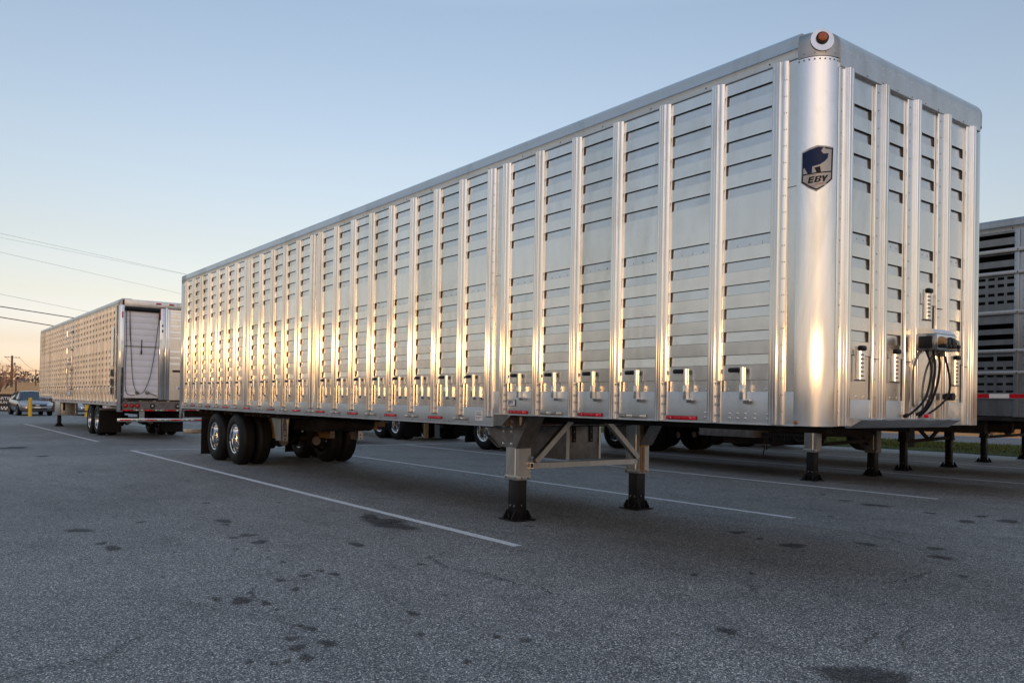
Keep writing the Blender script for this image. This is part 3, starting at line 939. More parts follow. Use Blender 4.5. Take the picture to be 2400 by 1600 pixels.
# roof rails and roof
def roof_prof(z0, zt, r_):
    """(outward, z) section of the rounded top rail"""
    p_ = [(-.05, z0), (-.004, z0), (.006, z0 + .004), (.006, z0 + .070), (.010, z0 + .078), (.006, z0 + .086)]
    for i in range(9):
        a = R(90 * i / 8)
        p_.append((.006 - r_ + r_ * math.cos(a), zt - r_ + r_ * math.sin(a)))
    p_ += [(-.3, zt + .004), (-.3, zt - .02), (-.05, zt - .05)]
    return p_
tr = MB()
pr = roof_prof(ZH, ZT, .05)
tr.prism([(-o, z) for o, z in pr], -16.18, -.198, 'x', 'header')
x = -.45
while x > -16:
    tr.dome((x, -.0065, ZH + .03), .008, (0, -1, 0), 'seam', 6, .3)
    x -= .62
tr.build('top_rail', main)
tr = MB()
tr.prism([(W + o, z) for o, z in pr], -16.18, -.198, 'x', 'header')
tr.build('top_rail', main)
rf = MB()
rf.prism([(.28, ZT - .012), (.8, ZT + .006), (1.3, ZT + .012), (1.8, ZT + .006), (W - .28, ZT - .012), (W - .28, ZT - .03), (.28, ZT - .03)], -16.4, -.2, 'x', 'header')
rf.build('roof', main)
# rear end of the roof rail: cast corner
rc = MB()
rc.prism([(-o * 1.0 - (.004 if o > 0 else 0), z) for o, z in pr], -16.46, -16.18, 'x', 'cast')
rc.box(-16.47, -16.462, 0, W, ZH, ZT - .01, 'cast')
rc.build('roof_corner', main)
# rear corner post running down below the floor
rp = MB(T_near)
for a, b, o in ((-16.46, -16.36, .012), (-16.355, -16.27, .006), (-16.265, -16.20, .022)):
    rp.box(a, b, -.05, o, .84 if a < -16.4 else 1.2, ZH, 'post', .006)
rp.prism([(-16.46, .84), (-16.41, .84), (-16.26, 1.06), (-16.26, 1.2), (-16.46, 1.2)], -.05, .004, 'y', 'post')
rp.build('rear_post', main)
# front corners: rolled quarter-round sheets
cb = MB()
n = 20
def cyl(cx, cy, a0, a1, r_, z0, z1, k, mb, nn=n, zn=1):
    vs = []
    for q in range(zn + 1):
        z = z0 + (z1 - z0) * q / zn
        for i in range(nn + 1):
            a = a0 + (a1 - a0) * i / nn
            vs.append((cx + r_ * math.cos(a), cy + r_ * math.sin(a), z))
    mb.add(vs, [(q * (nn + 1) + i, q * (nn + 1) + i + 1, (q + 1) * (nn + 1) + i + 1, (q + 1) * (nn + 1) + i) for q in range(zn) for i in range(nn)], k)
cyl(-RC, RC, R(-90), 0, RC + .004, ZB - .002, ZH + .002, 'corner', cb)
cyl(-RC, RC, R(-90), 0, RC + .0055, ZB - .002, ZB + .115, 'corner', cb)
cb.build('corner_sheet', main, recalc=False)
cb2 = MB()
cyl(-RC, W2 - RC, R(0), R(90), RC, ZB, ZHF, 'corner', cb2)
cb2.build('corner_sheet', main, recalc=False)
# marker lamp low on the corner
def lamp(parent, c, d, r_, ring='seam'):
    d = Vector(d).normalized(); c = Vector(c)
    mb = MB()
    a = d.orthogonal().normalized(); b = d.cross(a)
    for (rad0, rad1, h0, h1, k) in ((r_ * 1.25, r_ * 1.25, 0, .35, ring), (r_ * 1.25, r_ * .98, .35, .40, ring), (r_ * .98, r_ * .9, .30, .62, 'amber'), (r_ * .9, r_ * .5, .62, .80, 'amber'), (r_ * .5, .001, .80, .84, 'amber')):
        vs = []
        nn = 22
        for rad, h in ((rad0, h0), (rad1, h1)):
            for j in range(nn):
                t = 2 * math.pi * j / nn
                vs.append(c + (a * math.cos(t) + b * math.sin(t)) * rad + d * r_ * h)
        mb.add(vs, [(j, (j + 1) % nn, nn + (j + 1) % nn, nn + j) for j in range(nn)], k)
    return mb.build('marker_lamp', parent)
ang = R(-84)
lamp(main, (-RC + (RC + .004) * math.cos(ang), RC + (RC + .004) * math.sin(ang), 1.222), (math.cos(ang), math.sin(ang), 0), .013, 'dull')
# rounded cast cap over the corner, with amber lamp on a flat boss
for cy, a0, a1 in ((W2 - RC, 0, R(90)), (RC, R(-90), 0)):
    cp = MB()
    prof = [(RC + .010, ZH - .012), (RC + .012, ZH + .07)]
    for i in range(9):
        a = R(90 * i / 8)
        prof.append((RC + .012 - .10 + .10 * math.cos(a), ZT - .10 + .10 * math.sin(a)))
    prof += [(.0, ZT + .004)]
    cp.lathe([(r_, z) for r_, z in prof], (-RC, cy, 0), 'z', 'cast', 18, a0, a1)
    cp.lathe([(RC - .05, ZH - .012), (RC + .010, ZH - .012)], (-RC, cy, 0), 'z', 'seam', 18, a0, a1)
    if a0 == 0: cp.build('corner_cap', main)
for i in range(9):
    a = R(-88 + 10.6 * i)
    cp.dome((-RC + (RC + .0045) * math.cos(a), RC + (RC + .0045) * math.sin(a), ZH - .032), .0075, (math.cos(a), math.sin(a), 0), 'dull', 7, .6)
    if i % 2:
        cp.dome((-RC + (RC + .012) * math.cos(a), RC + (RC + .012) * math.sin(a), ZH + .012), .004, (math.cos(a), math.sin(a), 0), 'seam', 6, .4)
cp.build('corner_cap', main)
bs = MB()
bd = Vector((math.cos(R(-42)), math.sin(R(-42)), .16)).normalized()
bc = Vector((-RC + .152 * math.cos(R(-42)), RC + .152 * math.sin(R(-42)), ZH + .096))
pa = Vector((-bd.y, bd.x, 0)).normalized(); pb = bd.cross(pa)
if pb.z < 0: pb = -pb
shape = [(.085 * math.cos(R(a)), .088 * math.sin(R(a))) for a in range(0, 360, 15)]
vs = [bc + pa * x + pb * y + bd * h for h in (0, .058) for x, y in shape]
nn = len(shape)
bs.add(vs, [(i, (i + 1) % nn, nn + (i + 1) % nn, nn + i) for i in range(nn)] + [tuple(range(nn)), tuple(range(nn, 2 * nn))], 'bright')
bs.build('lamp_boss', main)
lamp(main, bc + bd * .058 + pb * .012, bd, .036, 'seam')

# front wall ----------------------------------------------------------------
FP = [(.262, .354), (.724, .869), (1.217, 1.378), (1.736, 1.90), (2.253, 2.372)]
hf = MB()
pts = [(-.05, ZHF), (.014, ZHF), (.018, ZHF + .006), (.018, ZHF + .15)]
for i in range(1, 9):
    a = R(90 * i / 8)
    pts.append((.018 - .11 + .11 * math.cos(a), ZT - .11 + .11 * math.sin(a)))
pts += [(-.3, ZT + .003), (-.3, ZT - .03), (-.05, ZT - .06)]
hf.prism([(o, z) for o, z in pts], RC, W2 - RC, 'y', 'header')
for j in range(20):
    y = RC + .04 + j * .113
    hf.dome((.018, y, ZHF + .14), .0065, (1, 0, 0), 'bright', 6, .6)
    if j % 2: hf.dome((.018, y, ZHF + .02), .006, (1, 0, 0), 'seam', 6, .5)
    if j % 3: hf.dome((.018, y, ZHF + .085), .0045, (1, 0, 0), 'bright', 6, .6)
hf.build('front_header', main)
for i, (a, b) in enumerate(FP):
    pm = MB(T_front)
    wflat = .060
    # narrow riveted strip on the near side, then the flat bright face
    z0 = ZB + .004
    pr_ = [(a, -.012), (a, .004), (a + .004, .008), (b - wflat - .022, .016), (b - wflat - .018, .026), (b - wflat - .004, .027)]
    for q in range(6):
        t = R(180 - 90 * q / 5)
        pr_.append((b - wflat + .010 + .010 * math.cos(t), .034 + .010 * math.sin(t)))
    pr_ += [(b - .030, .044), (b - .028, .041), (b - .024, .041), (b - .022, .044), (b - .004, .044), (b, .040), (b, -.012)]
    pm.add([(s, o, z) for z in (z0, ZHF + .01) for s, o in pr_], [(q, (q + 1) % len(pr_), len(pr_) + (q + 1) % len(pr_), len(pr_) + q) for q in range(len(pr_))] + [tuple(range(len(pr_))), tuple(range(len(pr_), 2 * len(pr_)))], 'post')
    z = z0 + .08
    while z < ZHF - .04:
        rivet_row(pm, [(a + .03, .013, z)], .0048, 'dull', .6, 6)
        z += .14
    if i in (1, 2, 3, 4):   # sheet-edge guide over the upper part of the strip
        zg = 1.715 if i != 3 else 2.19
        pm.box(a + .002, b - wflat - .020, .012, .021, zg, zg + .006, 'seam')
    pm.build('front_post', main)
pm = MB(T_front)
pm.add([(s, o, z) for z in (ZB, ZHF) for s, o in [(.198, .006), (.212, .014), (.248, .014), (.262, .006)]], [(0, 1, 5, 4), (1, 2, 6, 5), (2, 3, 7, 6)], 'post')
rivet_row(pm, [(.230, .014, ZB + .1 + .16 * j) for j in range(17)], .0055, 'dull', .6, 7)
pm.build('front_post', main)
pm = MB(T_front)
pm.add([(s, o, z) for z in (ZB, ZHF) for s, o in [(2.372, .004), (2.385, .012), (2.44, .012), (2.455, .004), (2.51, .004)]], [(0, 1, 6, 5), (1, 2, 7, 6), (2, 3, 8, 7), (3, 4, 9, 8)], 'post')
pm.build('front_post', main)
for i in range(4):
    s0, s1 = FP[i][1], FP[i + 1][0]
    pm = MB(T_front)
    slots = [3.56, 3.372, 3.184, 2.996, 2.668, 2.48, 2.292, 2.104, 1.916]
    SHF = SH
    slots = SLOT_UP[1:5] + SLOT_LO[0:5]
    if i == 2:
        slots = SLOT_UP[1:5] + SLOT_LO[0:2]
    zlo = 1.736 if i != 2 else 2.215
    slot_panel(pm, s0, s1, zlo, ZHF + .01, slots, -.014, rivets=2.64, flip=True, right=.006, left=.026)
    pm.box(s0, s1, -.030, -.020, 1.395, zlo + .02, 'panel')
    pm.box(s0, s1, -.0145, -.0125, zlo, zlo + .004, 'seam')
    rivet_row(pm, [(s0 + (s1 - s0) * q, -.020, 1.425) for q in (.2, .5, .8)], .010, 'bright', .5)
    pm.build('front_panel', main)
fr = MB(T_front)
fr.box(.21, 2.5, -.035, -.010, ZB, 1.400, 'rail', .002)
fr.build('bottom_rail', main)
fw_ = MB()
fw_.box(-.06, -.045, .2, W - .2, ZB, ZT - .05, 'panel')
fw_.build('inner_wall', main)
def front_latch(y, zt):
    mb = MB(T_front)
    pr = [(y + .034 - .034 * math.cos(R(q)), .012 + .046 * math.sin(R(q))) for q in (0, 14, 28, 42, 56, 70, 82, 90)] + [(y + .060, .058), (y + .060, .052), (y + .036, .012)]
    n_ = len(pr)
    mb.add([(a, o, z) for z in (zt - .25, zt) for a, o in pr], [(q, (q + 1) % n_, n_ + (q + 1) % n_, n_ + q) for q in range(n_)] + [tuple(range(n_)), tuple(range(n_, 2 * n_))], 'bright')
    for q in range(6):
        mb.box(y + .012, y + .044, .050, .0595, zt - .068 - q * .032, zt - .058 - q * .032, 'seam')
    mb.box(y + .060, y + .075, .012, .016, zt - .25, zt - .02, 'lip')
    mb.box(y - .01, y + .05, .010, .06, zt - .262, zt - .25, 'dull', .003)
    mb.box(y + .04, y + .105, .03, .042, zt - .262, zt - .250, 'dull', .002)
    o = mb.build('latch', main)
    hb = MB(T_front)
    hb.box(y - .006, y + .066, .03, .075, zt - .034, zt + .006, 'black', .012)
    hb.build('handle', o)
front_latch(.462, 1.803); front_latch(.976, 1.803); front_latch(1.485, 2.335); front_latch(1.995, 1.80)
# step plate along the foot of the front wall
sp = MB()
pr_ = [(.004, 1.186), (.030, 1.184), (.135, 1.236), (.150, 1.249), (.140, 1.254), (.02, 1.256), (.004, 1.25)]
n = 26
vs = []
for j in range(n + 1):
    y = .35 + (1.93 - .35) * j / n
    t = 0 if 0 < j < n else .03
    for q, (o, z) in enumerate(pr_):
        vs.append((o - (t * .5 if q in (2, 3) else 0), y, z + (random.uniform(-.003, .003) if q in (3, 4, 5) else 0)))
k_ = len(pr_)
sp.add(vs, [(j * k_ + q, j * k_ + (q + 1) % k_, (j + 1) * k_ + (q + 1) % k_, (j + 1) * k_ + q) for j in range(n) for q in range(k_)] + [tuple(range(k_)), tuple(range(n * k_, (n + 1) * k_))], 'cast')
sp.build('front_bumper_plate', main)
# connector box with sockets, hoses and added hose reflections
cbx = MB()
cbx.box(.03, .20, 1.335, 1.68, 1.815, 1.950, 'disc', .004)  # dark sides paint in their reflection; the front plate stays bright
cbx.box(.2005, .206, 1.345, 1.672, 1.822, 1.944, 'bright', .002)
cbx.prism([(.03, 1.951), (.20, 1.951), (.155, 1.990), (.03, 2.0)], 1.340, 1.675, 'y', 'bright')
for q in (1.40, 1.47, 1.54, 1.61):
    cbx.tube([(.12, q, 1.775), (.12, q, 1.82)], .018, 'dull', 8)
cbx.box(.06, .17, 1.325, 1.336, 1.83, 1.93, 'black', .01)
cbx.build('connector_box', main)
for j, (y, z, r_, k) in enumerate([(1.395, 1.885, .040, 'orange_steel'), (1.465, 1.88, .033, 'black'), (1.54, 1.885, .040, 'black'), (1.615, 1.88, .031, 'greyrefl')]):
    q = MB()
    q.lathe([(0, .05), (r_ * .75, .048), (r_ * .85, .03), (r_, .028), (r_ * 1.08, .0), (r_ * .9, -.01)], (.2, y, z), 'x', k, 16)
    q.box(.2, .262, y - r_ * .9, y + r_ * .5, z - r_ - .012, z - r_ * .55, 'black', .006)
    q.build('socket', main)
q = MB()
q.tube([(.12, 1.655, 1.87), (.12, 1.69, 1.87)], .022, 'black', 12); q.tube([(.12, 1.69, 1.87), (.15, 1.705, 1.855), (.17, 1.70, 1.84)], .017, 'black', 10)
q.build('socket', main)
hose(main, [(.10, 1.36, 1.835), (.13, 1.40, 1.70), (.14, 1.375, 1.58), (.12, 1.33, 1.42), (.06, 1.265, 1.315), (.015, 1.225, 1.275)], .0095)
hose(main, [(.12, 1.45, 1.835), (.14, 1.45, 1.68), (.14, 1.41, 1.50), (.11, 1.37, 1.36), (.06, 1.35, 1.30), (.012, 1.345, 1.275)], .0105)
hose(main, [(.12, 1.535, 1.835), (.14, 1.53, 1.70), (.14, 1.49, 1.54), (.11, 1.45, 1.39), (.06, 1.44, 1.31), (.012, 1.435, 1.275)], .0105)
hose(main, [(.12, 1.615, 1.835), (.14, 1.66, 1.70), (.15, 1.69, 1.56), (.13, 1.69, 1.44), (.07, 1.63, 1.345), (.012, 1.57, 1.285)], .009)
hose(main, [(.07, 1.37, 1.83), (.045, 1.30, 1.70), (.035, 1.29, 1.52), (.035, 1.31, 1.38), (.03, 1.38, 1.30), (.012, 1.41, 1.278)], .009, 'dull')  # grey hose standing in for a reflection in the wall
hose(main, [(.08, 1.58, 1.83), (.05, 1.50, 1.68), (.04, 1.45, 1.5), (.04, 1.46, 1.36), (.012, 1.49, 1.28)], .009, 'dull')  # second grey hose modelled as a mirrored one
for y in (1.225, 1.345, 1.435, 1.57):
    hc = MB(); hc.tube([(.0, y, 1.275), (.035, y, 1.285)], .017, 'redbright' if y == 1.57 else 'black', 8); hc.build('hose_end', main)
bp = MB()
bp.tube([(-.02, 1.86, 1.445), (.10, 1.86, 1.445), (.105, 1.86, 1.445)], .032, 'black', 14)
bp.lathe([(.0, .02), (.05, .018), (.075, .010), (.08, .0), (.08, -.01)], (-.01, 1.86, 1.445), 'x', 'bright', 20)
bp.build('tow_buffer', main)

# crest on the rounded corner: a shield with the dark blue pig and the lettering beneath
PCX, PRX, PANG = 1904.4, 69.2, None
cview = math.atan2(CAM.y - RC, CAM.x + RC)
def crest(X, Y):
    """crest drawing coordinates (1568 square) to angle and height on the corner sheet"""
    s = (X - 655) / 12.06 / PRX
    a = cview + math.asin(max(-.99, min(.99, s)))
    return a, Y
def crest_poly(mb, pts, k, lift, sub=4):
    P = []
    for i in range(len(pts)):
        a, b = pts[i], pts[(i + 1) % len(pts)]
        for j in range(sub):
            P.append((a[0] + (b[0] - a[0]) * j / sub, a[1] + (b[1] - a[1]) * j / sub))
    bm = bmesh.new()
    vs = [bm.verts.new((x, -y, 0)) for x, y in P]
    f = bm.faces.new(vs)
    bmesh.ops.triangulate(bm, faces=[f])
    for c in range(300, 1300, 60):
        bmesh.ops.bisect_plane(bm, geom=bm.verts[:] + bm.edges[:] + bm.faces[:], plane_co=(c, 0, 0), plane_no=(1, 0, 0), dist=.01)
    r_ = RC + .004 + lift
    for v in bm.verts:
        X, Y = v.co.x, -v.co.y
        a, _ = crest(X, Y)
        # the photo's slight rise of the crest towards its middle follows from the round sheet
        z = 3.262 - (Y - 350) * .000299 - .000052 * (X - 340) + .5e-7 * 0
        dist = math.hypot(CAM.x + RC - r_ * math.cos(a), CAM.y - RC - r_ * math.sin(a))
        z = 1.342 + (3.262 - (Y - 350 + (X - 340) * .0) * .000293 - 1.342) * dist / 6.56 * 1.0
        v.co = (-RC + r_ * math.cos(a), RC + r_ * math.sin(a), z)
    mb.bm(bm, k)
cr = MB()
SHIELD = [(340, 350), (560, 250), (780, 190), (1000, 222), (1235, 280), (1228, 700), (1218, 1105), (1010, 1250), (770, 1385), (540, 1290), (325, 1145), (332, 750)]
crest_poly(cr, SHIELD, 'silverlabel', .0012)
co = cr.build('crest_badge', main, smooth=0)
cr = MB()
PIG = [(365, 378), (560, 300), (800, 232), (960, 250), (885, 345), (950, 420), (1092, 425), (1075, 540), (990, 620), (860, 690), (640, 730), (638, 890), (515, 912), (415, 752), (388, 790), (386, 925), (362, 930)]
crest_poly(cr, PIG, 'navy', .0024)
crest_poly(cr, [(700, 765), (862, 735), (890, 880), (765, 888)], 'ink', .0024)
for poly in ([(362, 930), (386, 925), (520, 908), (765, 885), (1172, 880), (1172, 910), (765, 915), (540, 935), (386, 962), (362, 975)],
             [(355, 965), (385, 960), (386, 1110), (600, 1240), (770, 1312), (965, 1235), (1010, 1245), (770, 1348), (575, 1270), (350, 1135)],
             [(1000, 258), (1222, 305), (1200, 1095), (1075, 1195), (1015, 1195), (1172, 1075), (1185, 330), (990, 290)]):
    crest_poly(cr, poly, 'ink', .0026, 6)
ringp = [(640 + 175 * math.cos(R(a)), 1085 + 158 * math.sin(R(a))) for a in range(45, 318, 12)]
ringq = [(640 + 160 * math.cos(R(a)), 1085 + 144 * math.sin(R(a))) for a in range(45, 318, 12)]
for i in range(len(ringp) - 1):
    crest_poly(cr, [ringp[i], ringp[i + 1], ringq[i + 1], ringq[i]], 'pinkish', .0030, 1)
crest_poly(cr, [(745, 1170), (985, 1160), (965, 1205), (725, 1205)], 'pinkish', .0028)
E_ = [[(520, 1165), (560, 1000), (712, 985), (703, 1020), (600, 1030), (594, 1056), (688, 1048), (680, 1084), (585, 1092), (578, 1122), (680, 1114), (672, 1150)]]
B_ = [[(697, 1145), (745, 990), (895, 980), (915, 1010), (895, 1048), (862, 1062), (890, 1085), (875, 1118), (830, 1138)]]
Y_ = [[(918, 985), (975, 980), (990, 1035), (1040, 978), (1100, 975), (1012, 1078), (995, 1132), (935, 1136), (950, 1085)]]
for k in E_ + B_ + Y_:
    crest_poly(cr, k, 'ink', .0036, 3)
for k in ([(785, 1052), (795, 1018), (850, 1014), (855, 1026), (840, 1048)], [(765, 1112), (775, 1082), (825, 1078), (828, 1092), (812, 1108)]):
    crest_poly(cr, k, 'silverlabel', .0044, 2)
cr.build('crest_emblem', co, smooth=0)

# small maker's plate and paper label on the side rail
pl = MB(T_near)
pl.box(-3.777, -3.612, -.001, .0035, 1.292, 1.362, 'ink', .002)
pl.box(-3.771, -3.618, .0036, .0045, 1.297, 1.357, 'label')
plo = pl.build('maker_plate', main)
vs, fs = text_mesh('EBY', .052, .0006, .18, .0016)
tp = MB()
tp.add([(-3.694 + v.x, -.0052 - v.z, 1.327 + v.y) for v in vs], fs, 'navy')
rg = [(-3.738 + .028 * math.cos(R(a)), 1.327 + .026 * math.sin(R(a))) for a in range(70, 300, 15)]
tp.tube([(x, -.0047, z) for x, z in rg], .0011, 'pinkish', 5)
tp.build('plate_lettering', plo, smooth=0)
pl = MB(T_near)
pl.box(-4.365, -4.225, -.001, .001, 1.118, 1.228, 'label')
lab = pl.build('paper_label', main)
tp = MB(T_near)
for j, (z, h, a, b) in enumerate([(1.212, .004, .15, .8), (1.203, .004, .1, .75), (1.178, .013, .12, .86), (1.152, .006, .05, .95), (1.143, .004, .1, .7), (1.134, .004, .1, .6)]):
    x0 = -4.365 + .14 * a; xe = -4.365 + .14 * b
    while x0 < xe:
        wl = random.uniform(.008, .022)
        tp.box(x0, min(xe, x0 + wl), .0011, .0016, z, z + h, 'ink'); x0 += wl + .004
tp.build('label_print', lab, smooth=0)

# far wall, floor with cross members, rear doors
fwl = MB()
fwl.box(-16.4, -.2, W - .012, W, ZB, ZH, 'panel')
for s, wd in ALLP:
    fwl.box(s, s + .11, W, W + .042, ZB, ZH, 'post')
fwl.build('far_wall', main)
flo = MB()
flo.box(-4.0, -.25, .02, W - .02, ZB + .004, ZB + .03, 'under')
flo.box(-16.4, -4.02, .02, W - .02, ZBR + .03, ZBR + .06, 'under')
x = -4.3
while x > -16.3:
    flo.box(x, x + .05, .03, W - .03, ZBR - .02, ZBR + .032, 'under'); x -= .33
flo.box(-3.9, -.3, .6, .68, ZB - .07, ZB + .003, 'under'); flo.box(-3.9, -.3, W - .68, W - .6, ZB - .07, ZB + .003, 'under')
flo.build('floor', main)
rdm = MB()
rdm.box(-16.46, -16.42, .1, W - .1, 1.1, ZH, 'panel')
rdm.box(-16.46, -16.42, .1, W - .1, .84, 1.0, 'under')
rdm.build('rear_door', main)
bb = MB()
bb.box(-16.52, -16.40, .10, W - .10, .46, .57, 'leg', .01)
for y in (.8, W - .8):
    bb.box(-16.49, -16.42, y - .06, y + .06, .57, 1.05, 'leg')
bb.build('rear_bumper', main)

# landing gear -----------------------------------------------------------------
landing_leg(main, -3.985, .335, 1.17, .46)
landing_leg(main, -3.985, W - .335, 1.17, .46)
gp = MB()
gp.prism([(-4.43, 1.195), (-4.42, .945), (-4.20, .822), (-3.86, .826), (-3.62, 1.195)], W - .245, W - .235, 'y', 'dull')
gp.prism([(-3.86, .826), (-3.85, .816), (-3.61, 1.195), (-3.62, 1.195)], W - .42, W - .2, 'y', 'dull')
gp.build('gusset_plate', main)
gp = MB()
gp.prism([(-4.43, 1.195), (-4.42, .945), (-4.20, .822), (-3.86, .826), (-3.62, 1.195)], .235, .245, 'y', 'dull')
for y, d in ((.235, -1),):
    pts_ = [((x, y, z), (0, d, 0)) for x in (-4.13, -3.98) for z in (.86, 1.0, 1.06, 1.12)]
    rivet_row_plain(gp, pts_, .022, 'bright', .7, 8)
    gp.prism([(-4.43, .945), (-4.42, .935), (-4.20, .812), (-4.20, .822)], .2, .26, 'y', 'dull')
    gp.prism([(-3.86, .826), (-3.85, .816), (-3.61, 1.195), (-3.62, 1.195)], .2, .42, 'y', 'dull')
    for x0 in (-4.32, -3.80):
        gp.prism([(x0 - .10, 1.195), (x0 + .10, 1.195), (x0, 1.07)], .215, .23, 'y', 'dull')
        gp.box(x0 - .006, x0 + .006, .20, .215, 1.08, 1.19, 'bright')
gp.build('gusset_plate', main)
br = MB()
br.bar((-3.83, .43, .622), (-3.83, W - .52, .622), .062, .062, 'leg')
br.box(-3.8615, -3.7985, .419, .425, .590, .654, 'bright'); br.box(-3.853, -3.807, .417, .4195, .598, .646, 'seam')
br.build('cross_brace', main)
for ya, yb in ((.45, 1.02), (W - .50, W - 1.09)):
    b2 = MB()
    b2.bar((-3.82, ya, .665), (-3.82, yb, 1.17), .062, .062, 'leg')
    b2.build('diagonal_brace', main)
b2 = MB()
b2.bar((-3.84, .95, 1.158), (-3.84, W - 1.0, 1.158), .09, .07, 'dull')
b2.build('cross_brace', main)
cg = MB()    # gear crank and cross shaft on the far leg
cg.box(-3.865, -3.855, W - .40, W - .33, .50, 1.08, 'orange_steel', .002)
cg.tube([(-3.85, W - .365, .48), (-3.85, W - .365, 1.10)], .010, 'dull', 8)
for z in (.485, .80, 1.03, 1.06):
    cg.box(-3.868, -3.835, W - .42, W - .30, z, z + .018, 'orange_steel', .004)
cg.build('gear_rod', main)
cg = MB()
cg.tube([(-4.0, .42, 1.10), (-4.0, W - .42, 1.10)], .022, 'under', 10)
cg.box(-4.1, -3.9, 1.76, 1.9, 1.085, 1.165, 'label', .01)
cg.build('cross_shaft', main)
# belly tool box with hinge straps
tb = MB()
tb.box(-6.1, -5.0, 1.94, 2.56, .565, 1.10, 'dull', .004)
tb.box(-5.0, -4.985, 1.935, 1.985, .565, 1.10, 'leg'); tb.box(-5.0, -4.985, 2.53, 2.565, .565, 1.10, 'leg')
tbo = tb.build('belly_box', main)
for y in (2.07, 2.38):
    s_ = MB(); s_.box(-4.998, -4.982, y - .032, y + .032, .80, 1.06, 'black', .004)
    rivet_row_plain(s_, [((-4.982, y, .83), (1, 0, 0)), ((-4.982, y, .94), (1, 0, 0))], .012, 'dull')
    s_.build('hinge_strap', tbo)
# running gear
XS = (-12.86, -14.12)
tandem(main, XS, .075)
undercarriage(main, XS, -15.4, -10.8)
for y0, y1 in ((.46, .58), (W - .58, W - .46)):
    hg = MB()
    hg.prism([(-12.0, 1.06), (-11.25, 1.06), (-11.34, .82), (-11.36, .53), (-11.66, .53), (-11.78, .8)], y0, y0 + .012, 'y', 'leg')
    hg.prism([(-12.0, 1.06), (-11.25, 1.06), (-11.34, .82), (-11.36, .53), (-11.66, .53), (-11.78, .8)], y1 - .012, y1, 'y', 'leg')
    hg.box(-11.40, -11.36, y0, y1, .53, 1.0, 'leg')
    for z in (.56, .63, .74):
        rivet_row_plain(hg, [((-11.36, (y0 + y1) / 2, z), (1, 0, 0))], .016, 'seam')
    hg.build('suspension_hanger', main)
for y0 in (.70, 1.72):
    hg = MB()
    hg.prism([(-12.78, .92), (-12.0, .92), (-11.98, .77), (-12.05, .53), (-12.52, .53), (-12.70, .75)], y0, y0 + .014, 'y', 'orange_steel')
    hg.box(-12.06, -12.03, y0, y0 + .12, .53, .92, 'dull')
    hg.build('suspension_bracket', main)
hg = MB()
hg.box(-11.1, -10.95, 2.1, 2.4, .80, .90, 'orange_steel', .01); hg.box(-10.9, -10.7, 2.0, 2.5, .92, .99, 'under', .01)
hg.box(-11.15, -11.1, 2.15, 2.3, .74, .97, 'orange_steel')
hg.build('valve_bracket', main)
at_ = MB()
at_.lathe([(0, 0), (.10, .02), (.135, .06), (.14, .1), (.14, 1.0), (.135, 1.04), (.10, 1.08), (0, 1.1)], (-10.6, .85, .88), 'y', 'under', 20)
at_.build('air_tank', main)
for k in range(5):
    y = .7 + .25 * k
    hose(main, [(-10.6, y, 1.02), (-11.2, y + .1, .93), (-11.8, y + .05, 1.0), (-12.4, y + .15, .9), (-13.2, y + .1, .98)], .012, 'under', 'brake_line', 5)
for y0 in (.02, W - .68):
    mf = MB()
    mf.box(-14.845, -14.835, y0, y0 + .66, .09, .86, 'flap'); mf.box(-14.85, -14.83, y0, y0 + .68, .84, .89, 'under')
    mf.build('mud_flap', main)

